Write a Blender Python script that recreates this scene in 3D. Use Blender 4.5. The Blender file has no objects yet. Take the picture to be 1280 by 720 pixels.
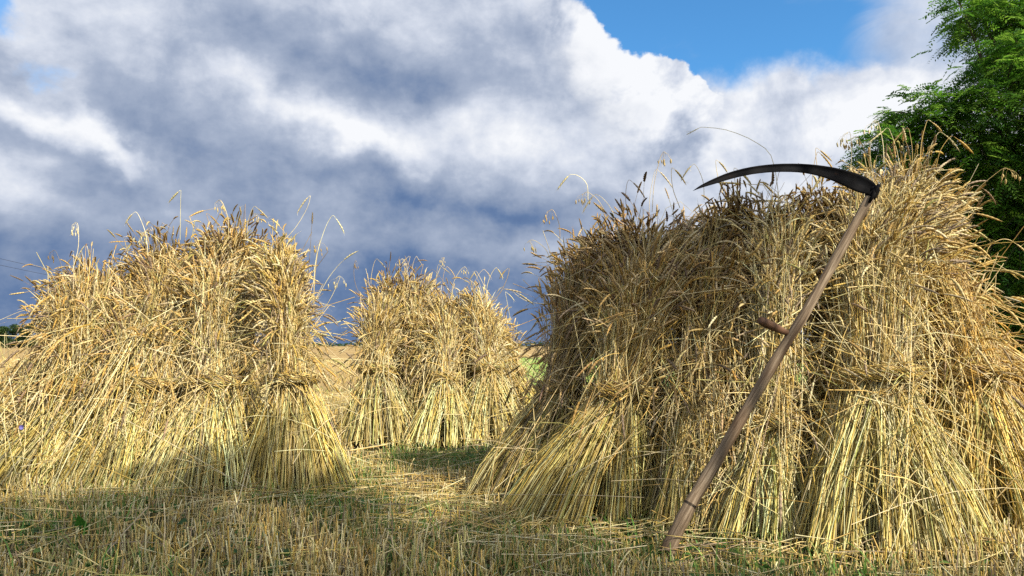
import bpy, math, random
import numpy as np
from mathutils import Vector, Matrix

C = bpy.context.scene.collection
PI = math.pi
rng = np.random.default_rng(7)
random.seed(7)

# ------------------------------------------------------------------ camera
FPX = 914.0                      # focal length in pixels of a 1280 wide picture
PITCH = math.radians(4.5)
EYE = 0.85
cam_d = bpy.data.cameras.new('camera')
cam_d.sensor_width = 36.0
cam_d.lens = FPX / 1280.0 * 36.0
cam_d.clip_start = 0.05
cam_d.clip_end = 6000.0
cam = bpy.data.objects.new('camera', cam_d)
cam.location = (0, 0, EYE)
cam.rotation_euler = (math.radians(90) + PITCH, 0, 0)
C.objects.link(cam)
bpy.context.scene.camera = cam


def ray(px, py):
    x = (px - 640.0) / FPX
    y = (360.0 - py) / FPX
    F = np.array([0, math.cos(PITCH), math.sin(PITCH)])
    U = np.array([0, -math.sin(PITCH), math.cos(PITCH)])
    return F + x * np.array([1.0, 0, 0]) + y * U


def at(px, py, Y):
    d = ray(px, py)
    return np.array([0, 0, EYE]) + d * (Y / d[1])


def azel(px, py):
    d = ray(px, py)
    d = d / np.linalg.norm(d)
    return math.atan2(d[0], d[1]), math.asin(d[2])


# ------------------------------------------------------------------ light
SUN_EL = math.radians(40)
SUN_AZ = math.radians(180 - 46)          # clockwise from +Y: behind the camera, to the right
to_sun = Vector((math.sin(SUN_AZ) * math.cos(SUN_EL), math.cos(SUN_AZ) * math.cos(SUN_EL), math.sin(SUN_EL)))
sun_d = bpy.data.lights.new('sun', 'SUN')
sun_d.energy = 5.0
sun_d.angle = math.radians(0.53)
sun_d.color = (1.0, 0.93, 0.80)
sun = bpy.data.objects.new('sun', sun_d)
sun.rotation_euler = to_sun.to_track_quat('Z', 'Y').to_euler()
sun.location = (6, -8, 12)
C.objects.link(sun)

sc = bpy.context.scene
sc.view_settings.view_transform = 'Standard'
sc.view_settings.look = 'None'
EXPO = 0.8
sc.view_settings.exposure = EXPO
sc.view_settings.gamma = 1.0
sc.render.engine = 'CYCLES'
sc.cycles.max_bounces = 6
sc.cycles.diffuse_bounces = 2
sc.cycles.glossy_bounces = 2
sc.cycles.transmission_bounces = 3
sc.cycles.transparent_max_bounces = 4
sc.cycles.use_denoising = False


# ------------------------------------------------------------------ node expression helper
class E:
    nt = None

    def __init__(self, s): self.s = s

    @staticmethod
    def m(op, *a, clamp=False):
        n = E.nt.nodes.new('ShaderNodeMath'); n.operation = op; n.use_clamp = clamp
        for i, v in enumerate(a):
            if isinstance(v, E): E.nt.links.new(v.s, n.inputs[i])
            else: n.inputs[i].default_value = float(v)
        return E(n.outputs[0])

    def __add__(s, o): return E.m('ADD', s, o)
    __radd__ = __add__
    def __sub__(s, o): return E.m('SUBTRACT', s, o)
    def __rsub__(s, o): return E.m('SUBTRACT', o, s)
    def __mul__(s, o): return E.m('MULTIPLY', s, o)
    __rmul__ = __mul__
    def __truediv__(s, o): return E.m('DIVIDE', s, o)


def smooth(e, a, b):
    n = E.nt.nodes.new('ShaderNodeMapRange'); n.interpolation_type = 'SMOOTHSTEP'
    E.nt.links.new(e.s, n.inputs[0])
    n.inputs[1].default_value = a; n.inputs[2].default_value = b
    n.inputs[3].default_value = 0; n.inputs[4].default_value = 1
    return E(n.outputs[0])


def noise(vec, scale, detail=6, rough=0.55, dist=0.0, off=(0, 0, 0), stretch=(1, 1, 1)):
    mp = E.nt.nodes.new('ShaderNodeMapping')
    mp.inputs['Location'].default_value = off
    mp.inputs['Scale'].default_value = stretch
    E.nt.links.new(vec, mp.inputs['Vector'])
    n = E.nt.nodes.new('ShaderNodeTexNoise')
    n.inputs['Scale'].default_value = scale; n.inputs['Detail'].default_value = detail
    n.inputs['Roughness'].default_value = rough; n.inputs['Distortion'].default_value = dist
    E.nt.links.new(mp.outputs[0], n.inputs['Vector'])
    return E(n.outputs[0])


def ramp(e, stops):
    n = E.nt.nodes.new('ShaderNodeValToRGB')
    cr = n.color_ramp
    while len(cr.elements) > 2: cr.elements.remove(cr.elements[-1])
    for i, (p, c) in enumerate(stops):
        el = cr.elements[i] if i < 2 else cr.elements.new(p)
        el.position = p
        el.color = (*c, 1)
    if isinstance(e, E): E.nt.links.new(e.s, n.inputs[0])
    else: E.nt.links.new(e, n.inputs[0])
    return n.outputs[0]


def mixc(f, a, b, mode='MIX'):
    n = E.nt.nodes.new('ShaderNodeMix'); n.data_type = 'RGBA'; n.blend_type = mode
    for sock, v in ((n.inputs[0], f), (n.inputs[6], a), (n.inputs[7], b)):
        if isinstance(v, E): E.nt.links.new(v.s, sock)
        elif hasattr(v, 'is_linked'): E.nt.links.new(v, sock)
        elif isinstance(v, tuple): sock.default_value = (*v, 1)
        else: sock.default_value = v
    return n.outputs[2]


def s2l(*c):
    return tuple(((v / 255) / 12.92 if v / 255 <= 0.04045 else ((v / 255 + 0.055) / 1.055) ** 2.4) for v in c)


# ------------------------------------------------------------------ sky
world = bpy.data.worlds.new('World')
sc.world = world
world.use_nodes = True
nt = world.node_tree
nt.nodes.clear()
E.nt = nt
SKY_STRENGTH = 0.12
tc = nt.nodes.new('ShaderNodeTexCoord')
vec = tc.outputs['Generated']
sep = nt.nodes.new('ShaderNodeSeparateXYZ'); nt.links.new(vec, sep.inputs[0])
dx, dy, dz = E(sep.outputs[0]), E(sep.outputs[1]), E(sep.outputs[2])
az0 = E.m('ARCTAN2', dx, dy)
el0 = E.m('ARCSINE', dz)
w1 = noise(vec, 3.2, 5, 0.55, off=(3.1, 1.7, 0.4), stretch=(1, 1, 1.8)) - 0.5
w2 = noise(vec, 3.2, 5, 0.55, off=(8.3, 4.1, 6.6), stretch=(1, 1, 1.8)) - 0.5
w3 = noise(vec, 16, 5, 0.6, off=(1.3, 7.1, 2.6)) - 0.5
w4 = noise(vec, 16, 5, 0.6, off=(5.3, 2.1, 9.6)) - 0.5
w5 = noise(vec, 7, 4, 0.55, off=(2.3, 9.1, 4.6)) - 0.5
w6 = noise(vec, 7, 4, 0.55, off=(6.3, 3.1, 1.6)) - 0.5
az = az0 + w1 * 0.13 + w3 * 0.06 + w5 * 0.12
el = el0 + w2 * 0.075 + w4 * 0.04 + w6 * 0.09


def blob(px, py, sx, sy, rot, a=az, e=el):
    """a smooth bump in sky direction; sizes in the picture's pixels, rot in degrees (down to the right is negative)"""
    a0, e0 = azel(px, py)
    sx /= FPX; sy /= FPX
    c, s = math.cos(math.radians(rot)), math.sin(math.radians(rot))
    da, de = a - a0, e - e0
    u = (da * c + de * s) * (1 / sx)
    v = (de * c - da * s) * (1 / sy)
    r2 = u * u + v * v
    return E.m('EXPONENT', r2 * -1.0)


f1 = noise(vec, 5.0, 9, 0.58, 0.15, off=(0.5, 0.2, 0.9), stretch=(1, 1, 2.0)) - 0.5
f1s = noise(vec, 5.0, 9, 0.58, 0.15, off=(0.5 + 0.035, 0.2, 0.9 + 0.05), stretch=(1, 1, 2.0)) - 0.5
f2 = noise(vec, 17.0, 8, 0.6, 0.2, off=(4.5, 3.2, 2.9), stretch=(1, 1, 1.5)) - 0.5
def ramp_sky(e):
    return ramp(e, [(0.0, s2l(52, 78, 126)), (0.2, s2l(74, 102, 150)), (0.36, s2l(103, 128, 168)), (0.52, s2l(142, 158, 186)),
                    (0.68, s2l(172, 184, 206)), (0.84, s2l(214, 221, 235)), (1.0, s2l(248, 250, 254))])


# the grey deck on the left and low down: brightness from the horizon up
L = smooth(el0, math.radians(0), math.radians(17)) * 0.32 + 0.28
deck = [
    # px, py, sx, sy, rot, amp
    (130, 8, 100, 30, 0, 0.20), (30, 55, 50, 40, 0, 0.16), (300, 10, 160, 22, 0, 0.10),
    (50, 138, 90, 17, -20, 0.38), (130, 165, 42, 13, -25, 0.24),
    (105, 188, 60, 14, -14, -0.16), (10, 95, 40, 14, -30, -0.18), (0, 215, 90, 26, -10, 0.12),
    (200, 80, 70, 40, -20, -0.02), (430, 72, 140, 32, -12, -0.17), (530, 108, 70, 22, -5, -0.16), (330, 60, 60, 26, -25, -0.08),
    (620, 12, 150, 30, 0, 0.16), (660, 85, 60, 24, 20, 0.10),
    (425, 165, 95, 22, -20, 0.36), (320, 118, 75, 18, -28, 0.16), (560, 165, 80, 30, 0, 0.20), (680, 185, 110, 40, -6, 0.24), (500, 195, 70, 14, -12, 0.10),
    (250, 190, 120, 22, -26, -0.14), (470, 228, 200, 18, -10, -0.20), (680, 258, 130, 20, 0, -0.20),
    (480, 290, 230, 20, -4, 0.12), (640, 320, 90, 22, 0, 0.20), (430, 350, 110, 30, 0, -0.04), (590, 290, 34, 12, 0, -0.14),
    (60, 258, 170, 26, 0, 0.16), (100, 325, 170, 26, 0, 0.02), (20, 385, 140, 24, 0, -0.08),
    (860, 250, 150, 60, 0, 0.30), (520, 350, 260, 60, 0, -0.12), (60, 370, 160, 50, 0, -0.08), (500, 240, 160, 20, -10, -0.06),
]
for (px, py, sx, sy, rot, amp) in deck:
    L = L + blob(px, py, sx, sy, rot) * amp
b1 = noise(vec, 8.0, 10, 0.58, 0.25, off=(1.5, 7.2, 3.9)) - 0.5
b1s = noise(vec, 8.0, 10, 0.58, 0.25, off=(1.5 - 0.03, 7.2, 3.9 + 0.05)) - 0.5
relief = b1 - b1s
f3 = noise(vec, 3.0, 7, 0.55, 0.3, off=(2.5, 6.2, 1.9), stretch=(1, 1, 1.6)) - 0.5
L = L + f1 * 0.16 + f3 * 0.22 + f2 * 0.12 + (f1 - f1s) * 0.30 + relief * 0.32
g1 = noise(vec, 26, 7, 0.6, 0.3, off=(3.5, 1.2, 7.9), stretch=(1, 1, 1.4)) - 0.5
g1s = noise(vec, 26, 7, 0.6, 0.3, off=(3.5 - 0.03, 1.2, 7.9 + 0.06), stretch=(1, 1, 1.4)) - 0.5
L = (L - 0.5) * 0.80 + 0.605 + relief * 0.20 + (g1 - g1s) * 0.18
deck_col = ramp_sky(L)
az2, el2 = az0 + w1 * 0.05 + w3 * 0.06, el0 + w2 * 0.04 + w4 * 0.06
a690, e0_ = azel(690, 0)
slope = 0.62
deck_m = smooth((a690 - az2) - (el2 - e0_) * slope + b1 * 0.16 + f2 * 0.10, -0.035, 0.06)
# the white tower behind it
T1 = blob(700, 130, 80, 150, 8, az2, el2) + blob(805, 165, 82, 80, -30, az2, el2) + blob(850, 130, 50, 30, -20, az2, el2) * 0.5
tower_m = smooth(T1 + b1 * 0.36 + f2 * 0.12, 0.40, 0.47) * (1.0 - smooth(el0 * -1.0, -azel(800, 170)[1], -azel(800, 260)[1]))
tower_col = ramp_sky(1.00 - smooth(el0 * -1.0, -azel(800, 120)[1], -azel(800, 240)[1]) * 0.24 + relief * 1.3 + b1 * 0.16 + (g1 - g1s) * 0.25)
# the paler bank running off to the right
T2 = blob(900, 210, 170, 115, 0, az2, el2) + blob(1060, 215, 150, 105, 0, az2, el2) + blob(1290, 230, 190, 110, 0, az2, el2) + blob(1122, 112, 34, 20, 0, az2, el2) * 0.4
T2 = T2 + smooth(el0 * -1.0, -azel(900, 150)[1], -azel(900, 200)[1]) * 0.9
bank_m = smooth(T2 + b1 * 0.30 + f2 * 0.12, 0.42, 0.78)
bank_col = ramp_sky(smooth(el0, azel(900, 330)[1], azel(900, 150)[1]) * 0.12 + 0.78 + blob(1125, 108, 45, 20, 0) * 0.2 + relief * 0.7 + (g1 - g1s) * 0.2 + b1 * 0.12 - blob(960, 128, 34, 12, 0, az2, el2) * 0.10 + blob(960, 190, 120, 30, 0) * 0.04)
# a thin veil over the blue on the far right
wisp = smooth(noise(vec, 5, 9, 0.6, 0.5, off=(9, 9, 2), stretch=(1, 1, 2.0)) + smooth(az0, azel(1010, 60)[0], azel(1160, 60)[0]) * 0.44, 0.48, 0.90)
veil_m = wisp * 0.92
rag = blob(2, 25, 26, 24, 0, az2, el2) * 0.9 + blob(50, 98, 45, 16, 0, az2, el2) * 0.50 + b1 * 0.25
rag_m = smooth(rag + (g1 - g1s) * 0.3 + g1 * 0.3, 0.24, 0.80) * 0.85
sky = nt.nodes.new('ShaderNodeTexSky')
sky.sky_type = 'NISHITA'
sky.sun_disc = False
sky.sun_elevation = SUN_EL
sky.sun_rotation = SUN_AZ
sky.air_density = 1.0; sky.dust_density = 0.4; sky.ozone_density = 2.5
# clear sky seen through the gaps, deepened a little
blue = mixc(1.0, sky.outputs[0], (0.40, 0.80, 1.0), 'MULTIPLY')
sc_ = 1.0 / SKY_STRENGTH / 2 ** EXPO


def scale_col(c, k):
    return mixc(1.0, c, (k, k, k), 'MULTIPLY')


c = mixc(veil_m, blue, scale_col(ramp_sky(0.80 + b1 * 0.16 + relief * 0.5), sc_))
c = mixc(bank_m, c, scale_col(bank_col, sc_))
c = mixc(tower_m, c, scale_col(tower_col, sc_))
c = mixc(deck_m * (1.0 - rag_m), c, scale_col(deck_col, sc_))
glow = smooth(dy * -1.0, -0.35, 0.8)
final = mixc(1.0, c, mixc(glow, (1.0, 1.0, 1.0), (2.0, 1.93, 1.8)), 'MULTIPLY')
bg = nt.nodes.new('ShaderNodeBackground')
bg.inputs['Strength'].default_value = SKY_STRENGTH
world.cycles.sampling_method = 'MANUAL'
world.cycles.sample_map_resolution = 256
nt.links.new(final, bg.inputs['Color'])
wo = nt.nodes.new('ShaderNodeOutputWorld')
nt.links.new(bg.outputs[0], wo.inputs['Surface'])


# ------------------------------------------------------------------ materials
def new_mat(name):
    m = bpy.data.materials.new(name)
    m.use_nodes = True
    m.node_tree.nodes.clear()
    E.nt = m.node_tree
    return m


def out(m, shader):
    o = m.node_tree.nodes.new('ShaderNodeOutputMaterial')
    m.node_tree.links.new(shader, o.inputs['Surface'])
    return m


def principled(col, rough=0.6, spec=0.3, normal=None, metallic=0.0):
    p = E.nt.nodes.new('ShaderNodeBsdfPrincipled')
    if isinstance(col, tuple): p.inputs['Base Color'].default_value = (*col, 1)
    else: E.nt.links.new(col, p.inputs['Base Color'])
    if isinstance(rough, E): E.nt.links.new(rough.s, p.inputs['Roughness'])
    else: p.inputs['Roughness'].default_value = rough
    p.inputs['Specular IOR Level'].default_value = spec
    p.inputs['Metallic'].default_value = metallic
    if normal is not None: E.nt.links.new(normal, p.inputs['Normal'])
    return p.outputs[0]


def plant_mat(name, rough, spec, transl, tint=(1, 1, 1), nscale=30):
    """stems, leaves and ears: colour from the mesh's own colour attribute, mottled, slightly translucent"""
    m = new_mat(name)
    at_ = E.nt.nodes.new('ShaderNodeAttribute'); at_.attribute_name = 'Col'
    tcn = E.nt.nodes.new('ShaderNodeTexCoord')
    n = noise(tcn.outputs['Object'], nscale, 3, 0.6)
    mott = ramp(n, [(0.3, (0.72, 0.68, 0.60)), (0.7, (1.12, 1.12, 1.12))])
    c = mixc(1.0, at_.outputs['Color'], mott, 'MULTIPLY')
    if tint != (1, 1, 1): c = mixc(1.0, c, tint, 'MULTIPLY')
    p = principled(c, rough, spec)
    t = E.nt.nodes.new('ShaderNodeBsdfTranslucent'); E.nt.links.new(c, t.inputs['Color'])
    mx = E.nt.nodes.new('ShaderNodeMixShader'); mx.inputs[0].default_value = transl
    E.nt.links.new(p, mx.inputs[1]); E.nt.links.new(t.outputs[0], mx.inputs[2])
    return out(m, mx.outputs[0])


M_STRAW = plant_mat('straw', 0.42, 0.45, 0.10)
M_EAR = plant_mat('grain_ear', 0.55, 0.25, 0.12, nscale=90)
M_DRYLEAF = plant_mat('dry_leaf', 0.55, 0.3, 0.3)
M_GREEN = plant_mat('green_leaf', 0.45, 0.35, 0.35, nscale=12)
M_FOLIAGE = plant_mat('tree_foliage', 0.5, 0.3, 0.45, nscale=3)

m = new_mat('field_soil')
tcn = E.nt.nodes.new('ShaderNodeTexCoord')
V_ = tcn.outputs['Object']
n1 = noise(V_, 1.3, 6, 0.6)
n2 = noise(V_, 26, 6, 0.65)
n3 = noise(V_, 0.05, 4, 0.5)
n4 = noise(V_, 240, 3, 0.6)
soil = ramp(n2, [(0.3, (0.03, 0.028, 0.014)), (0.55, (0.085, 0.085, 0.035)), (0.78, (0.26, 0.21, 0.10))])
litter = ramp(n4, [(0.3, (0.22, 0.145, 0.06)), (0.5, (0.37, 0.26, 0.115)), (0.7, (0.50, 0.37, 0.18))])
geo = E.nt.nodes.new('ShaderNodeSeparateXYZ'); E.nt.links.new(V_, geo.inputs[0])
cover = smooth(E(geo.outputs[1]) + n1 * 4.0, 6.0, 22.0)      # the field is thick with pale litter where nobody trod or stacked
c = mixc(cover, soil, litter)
rows = noise(V_, 1.0, 3, 0.5, off=(0, 0, 3), stretch=(0.02, 0.9, 1))      # drill rows and wheelings across the field
c = mixc(1.0, c, ramp(rows, [(0.38, (0.78, 0.76, 0.70)), (0.6, (1.06, 1.05, 1.04))]), 'MULTIPLY')
broad = ramp(n3, [(0.35, (0.86, 0.84, 0.78)), (0.65, (1.05, 1.05, 1.05))])
c = mixc(1.0, c, broad, 'MULTIPLY')
bmp = E.nt.nodes.new('ShaderNodeBump'); bmp.inputs['Strength'].default_value = 0.6; bmp.inputs['Distance'].default_value = 0.02
E.nt.links.new(n2.s, bmp.inputs['Height'])
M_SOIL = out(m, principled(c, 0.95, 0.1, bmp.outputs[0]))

m = new_mat('meadow')
tcn = E.nt.nodes.new('ShaderNodeTexCoord')
n1 = noise(tcn.outputs['Object'], 6, 6, 0.65)
M_MEADOW = out(m, principled(ramp(n1, [(0.3, (0.14, 0.22, 0.04)), (0.7, (0.32, 0.40, 0.10))]), 0.9, 0.1))


def wood_mat(name, dark, mid, light, rough=0.7):
    m = new_mat(name)
    uv = E.nt.nodes.new('ShaderNodeUVMap'); uv.uv_map = 'UVMap'
    g = noise(uv.outputs[0], 1.0, 6, 0.65, 0.6, stretch=(26, 5, 1))
    g2 = noise(uv.outputs[0], 1.0, 4, 0.5, 0.0, off=(3, 3, 0), stretch=(4, 3.0, 1))
    g3 = noise(uv.outputs[0], 1.0, 5, 0.7, 0.0, off=(7, 1, 0), stretch=(90, 8, 1))
    c = ramp(g * 0.65 + g3 * 0.35, [(0.33, dark), (0.5, mid), (0.66, light)])
    c = mixc(1.0, c, ramp(g2, [(0.35, (0.6, 0.5, 0.42)), (0.6, (1.05, 1.05, 1.05))]), 'MULTIPLY')
    b = E.nt.nodes.new('ShaderNodeBump'); b.inputs['Strength'].default_value = 0.7; b.inputs['Distance'].default_value = 0.004
    E.nt.links.new((g * 0.5 + g3 * 0.5).s, b.inputs['Height'])
    return out(m, principled(c, rough, 0.25, b.outputs[0]))


M_SNATH = wood_mat('weathered_wood', (0.05, 0.032, 0.018), (0.17, 0.118, 0.07), (0.36, 0.28, 0.19))
M_GRIP = wood_mat('worn_brown_wood', (0.05, 0.024, 0.013), (0.12, 0.06, 0.032), (0.21, 0.12, 0.065), 0.6)
M_BARK = wood_mat('tree_bark', (0.03, 0.025, 0.02), (0.08, 0.065, 0.05), (0.15, 0.125, 0.10), 0.9)

m = new_mat('black_iron')
tcn = E.nt.nodes.new('ShaderNodeTexCoord')
n1 = noise(tcn.outputs['Object'], 22, 6, 0.65)
n2 = noise(tcn.outputs['Object'], 160, 4, 0.6)
c = ramp(n1, [(0.4, (0.004, 0.004, 0.005)), (0.62, (0.008, 0.007, 0.007)), (0.8, (0.03, 0.015, 0.010))])
b = E.nt.nodes.new('ShaderNodeBump'); b.inputs['Strength'].default_value = 0.35; b.inputs['Distance'].default_value = 0.002
E.nt.links.new(n2.s, b.inputs['Height'])
M_IRON = out(m, principled(c, smooth(n1, 0.2, 0.9) * 0.15 + 0.6, 0.05, b.outputs[0], 0.0))
m = new_mat('cable')
M_CABLE = out(m, principled((0.03, 0.03, 0.035), 0.6, 0.2))
m = new_mat('blue_petal')
M_BLUE = out(m, principled((0.16, 0.14, 0.38), 0.7, 0.2))


# ------------------------------------------------------------------ mesh helpers (numpy)
def build(name, parts, mat, parent=None, smooth_=True, uv=None):
    """parts: list of (verts[n,3], faces[m,k], colours[n,3] or None) -> ONE mesh object"""
    vs, cs, loops, starts, tot = [], [], [], [], []
    off = 0; lo = 0
    for v, f, c in parts:
        if len(v) == 0: continue
        vs.append(v)
        cs.append(np.ones((len(v), 3)) if c is None else c)
        k = f.shape[1]
        loops.append((f + off).ravel())
        starts.append(lo + np.arange(len(f)) * k)
        tot.append(np.full(len(f), k))
        lo += f.size; off += len(v)
    v = np.concatenate(vs).astype(np.float32); c = np.concatenate(cs)
    lp = np.concatenate(loops).astype(np.int32); st = np.concatenate(starts).astype(np.int32)
    me = bpy.data.meshes.new(name)
    me.vertices.add(len(v)); me.vertices.foreach_set('co', v.ravel())
    me.loops.add(len(lp)); me.loops.foreach_set('vertex_index', lp)
    me.polygons.add(len(st)); me.polygons.foreach_set('loop_start', st)
    me.update(calc_edges=True)
    if smooth_:
        me.polygons.foreach_set('use_smooth', np.ones(len(st), dtype=bool))
    ca = me.color_attributes.new('Col', 'FLOAT_COLOR', 'POINT')
    c4 = np.ones((len(v), 4), dtype=np.float32); c4[:, :3] = c
    ca.data.foreach_set('color', c4.ravel())
    if uv is not None:
        ul = me.uv_layers.new(name='UVMap')
        ul.data.foreach_set('uv', uv[lp].astype(np.float32).ravel())
    me.materials.append(mat)
    o = bpy.data.objects.new(name, me)
    C.objects.link(o)
    if parent is not None: o.parent = parent
    return o


def nrm(a):
    return a / np.maximum(np.linalg.norm(a, axis=-1, keepdims=True), 1e-9)


def tubes(P, R, col, sides=3, cap=False):
    """P [n,k,3], R [n,k] or [n,1] radii, col [n,3] or [n,k,3]"""
    n, k, _ = P.shape
    R = np.broadcast_to(R, (n, k))
    T = np.empty_like(P)
    T[:, 1:-1] = P[:, 2:] - P[:, :-2]; T[:, 0] = P[:, 1] - P[:, 0]; T[:, -1] = P[:, -1] - P[:, -2]
    T = nrm(T)
    ref = nrm(rng.normal(size=(n, 1, 3)))
    d = np.abs((T * ref).sum(-1)).max(1)
    ref = np.where((d > 0.93)[:, None, None], nrm(np.cross(T[:, :1], rng.normal(size=(n, 1, 3)))), ref)
    U = nrm(np.cross(T, ref)); W = np.cross(T, U)
    a = np.arange(sides) * 2 * PI / sides
    V = P[:, :, None] + R[:, :, None, None] * (U[:, :, None] * np.cos(a)[:, None] + W[:, :, None] * np.sin(a)[:, None])
    i = np.arange(n)[:, None, None] * (k * sides); j = np.arange(k - 1)[None, :, None] * sides; s = np.arange(sides)[None, None, :]
    s2 = (s + 1) % sides
    f = np.stack([i + j + s, i + j + s2, i + j + sides + s2, i + j + sides + s], -1).reshape(-1, 4)
    if col.ndim == 2: cc = np.broadcast_to(col[:, None, None], (n, k, sides, 3))
    else: cc = np.broadcast_to(col[:, :, None], (n, k, sides, 3))
    return V.reshape(-1, 3), f, cc.reshape(-1, 3)


def tube_uv(pts, rad, sides=16, name='tube'):
    """one lathe-like tube with end caps and UVs (around, along in metres)"""
    P = np.array(pts, float); k = len(P)
    T = np.empty_like(P); T[1:-1] = P[2:] - P[:-2]; T[0] = P[1] - P[0]; T[-1] = P[-1] - P[-2]; T = nrm(T)
    ref = np.array([0.1, 1, 0.05])
    if abs((T[0] * nrm(ref)).sum()) > 0.9: ref = np.array([0, 0, 1.0])
    U = nrm(np.cross(T, ref)); W = np.cross(T, U)
    s = np.arange(sides + 1); a = s * 2 * PI / sides
    V = P[:, None] + np.array(rad)[:, None, None] * (U[:, None] * np.cos(a)[:, None] + W[:, None] * np.sin(a)[:, None])
    if True:
        lum = 1 + 0.04 * np.sin(a * 2 + 1)[:, None] + 0.03 * np.sin(a * 3)[:, None]
        V = P[:, None] + (V - P[:, None]) * lum
        V[:, -1] = V[:, 0]
    ln = np.concatenate([[0], np.cumsum(np.linalg.norm(np.diff(P, axis=0), axis=1))])
    uv = np.stack(np.broadcast_arrays(a[None] / (2 * PI) * 0.5, ln[:, None]), -1).reshape(-1, 2)
    w = sides + 1
    f = [[r * w + q, r * w + q + 1, (r + 1) * w + q + 1, (r + 1) * w + q] for r in range(k - 1) for q in range(sides)]
    V = V.reshape(-1, 3)
    nv = len(V)
    V = np.concatenate([V, P[:1], P[-1:]]); uv = np.concatenate([uv, [[0.2, 0]], [[0.2, ln[-1]]]])
    caps = [[q + 1, q, nv] for q in range(sides)] + [[(k - 1) * w + q, (k - 1) * w + q + 1, nv + 1] for q in range(sides)]
    return V, np.array(f), np.array(caps), uv


def tube_obj(name, pts, rad, mat, parent=None, sides=16):
    V, f, caps, uv = tube_uv(pts, rad, sides)
    e = np.zeros((0, 3))
    # quads and caps share the vertices: build in one go
    me = bpy.data.meshes.new(name)
    me.from_pydata(V.tolist(), [], f.tolist() + caps.tolist())
    ul = me.uv_layers.new(name='UVMap')
    idx = np.empty(len(me.loops), dtype=np.int32); me.loops.foreach_get('vertex_index', idx)
    ul.data.foreach_set('uv', uv[idx].astype(np.float32).ravel())
    me.polygons.foreach_set('use_smooth', np.ones(len(me.polygons), dtype=bool))
    me.materials.append(mat)
    o = bpy.data.objects.new(name, me); C.objects.link(o)
    if parent is not None: o.parent = parent
    return o


def ribbons(P, N, Wd, col):
    """flat leaf strips: P [n,k,3] midline, N [n,k,3] sideways direction, Wd [n,k] half width"""
    n, k, _ = P.shape
    V = np.stack([P - N * Wd[..., None], P + N * Wd[..., None]], 2)
    i = np.arange(n)[:, None] * (2 * k); j = np.arange(k - 1)[None] * 2
    b = i + j
    f = np.stack([b, b + 1, b + 3, b + 2], -1).reshape(-1, 4)
    cc = np.broadcast_to(col[:, None, None], (n, k, 2, 3)) if col.ndim == 2 else np.broadcast_to(col[:, :, None], (n, k, 2, 3))
    return V.reshape(-1, 3), f, cc.reshape(-1, 3)


def spline(pts, k):
    """Catmull-Rom through pts, k samples"""
    P = np.array(pts, float)
    P = np.concatenate([[2 * P[0] - P[1]], P, [2 * P[-1] - P[-2]]])
    t = np.linspace(0, len(P) - 3 - 1e-6, k); i = t.astype(int); u = (t - i)[:, None]
    a, b, c, d = P[i], P[i + 1], P[i + 2], P[i + 3]
    return 0.5 * (2 * b + (c - a) * u + (2 * a - 5 * b + 4 * c - d) * u * u + (3 * b - a - 3 * c + d) * u ** 3)


EAR_PROF = np.array([0.25, 0.8, 0.62, 1.0, 0.72, 1.0, 0.70, 0.9, 0.58, 0.7, 0.4, 0.06])


def ears(P, D, col, lo=0.070, hi=0.120, fat=1.0, droop=0.8, awns=3):
    """grain heads growing on from the stalk tips P in direction D, bending down"""
    n = len(P); k = len(EAR_PROF)
    ln = rng.uniform(lo, hi, n)[:, None, None]
    t = np.linspace(0, 1, k)[None, :, None]
    g = np.array([0, 0, -1.0]) * rng.uniform(0.1, droop * 1.6, n)[:, None, None]
    side = rng.normal(size=(n, 1, 3)) * 0.22
    A = P[:, None] + ln * (nrm(D)[:, None] * t + (g + side) * t * t * 0.30)
    T = nrm(np.gradient(A, axis=1))
    ref = nrm(rng.normal(size=(n, 1, 3)))
    U = nrm(np.cross(T, ref)); W = np.cross(T, U)
    r = 0.0086 * fat * rng.uniform(0.8, 1.15, n)[:, None]
    sides = 4
    ang = np.arange(sides) * PI / 2
    pr = EAR_PROF[None] * r
    # alternate spikelets left and right
    zig = np.where(np.arange(k) % 2 == 0, 1.0, 0.78)
    ca = np.stack([pr * zig, pr * 0.68, pr * zig[::-1], pr * 0.68], -1)        # n,k,4
    V = A[:, :, None] + ca[..., None] * (U[:, :, None] * np.cos(ang)[:, None] + W[:, :, None] * np.sin(ang)[:, None])
    i = np.arange(n)[:, None, None] * (k * sides); j = np.arange(k - 1)[None, :, None] * sides; s = np.arange(sides)[None, None]
    s2 = (s + 1) % sides
    f = np.stack([i + j + s, i + j + s2, i + j + sides + s2, i + j + sides + s], -1).reshape(-1, 4)
    cc = np.broadcast_to(col[:, None, None], (n, k, sides, 3)).copy()
    cc[:, ::2] *= 0.6
    out_ = [(V.reshape(-1, 3), f, cc.reshape(-1, 3))]
    if awns:
        q = rng.integers(2, k - 1, (n, awns))
        ii = np.arange(n)[:, None]
        b = A[ii, q]; t_ = T[ii, q]
        d = nrm(t_ + 0.38 * rng.normal(size=(n, awns, 3)))
        L_ = rng.uniform(0.02, 0.045, (n, awns, 1))
        sd = nrm(np.cross(d, rng.normal(size=(n, awns, 3)))) * 0.0007
        tri = np.stack([b - sd, b + sd, b + d * L_], 2).reshape(-1, 3)
        ft = np.arange(len(tri)).reshape(-1, 3)
        ct = np.repeat(np.repeat(col * 1.15, awns, 0), 3, 0)
        out_.append((tri, ft, ct))
    return out_


PAL = np.array([[0.66, 0.48, 0.16], [0.77, 0.62, 0.28], [0.84, 0.73, 0.42], [0.52, 0.36, 0.12], [0.34, 0.26, 0.16], [0.50, 0.46, 0.15], [0.70, 0.47, 0.11]])


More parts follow.
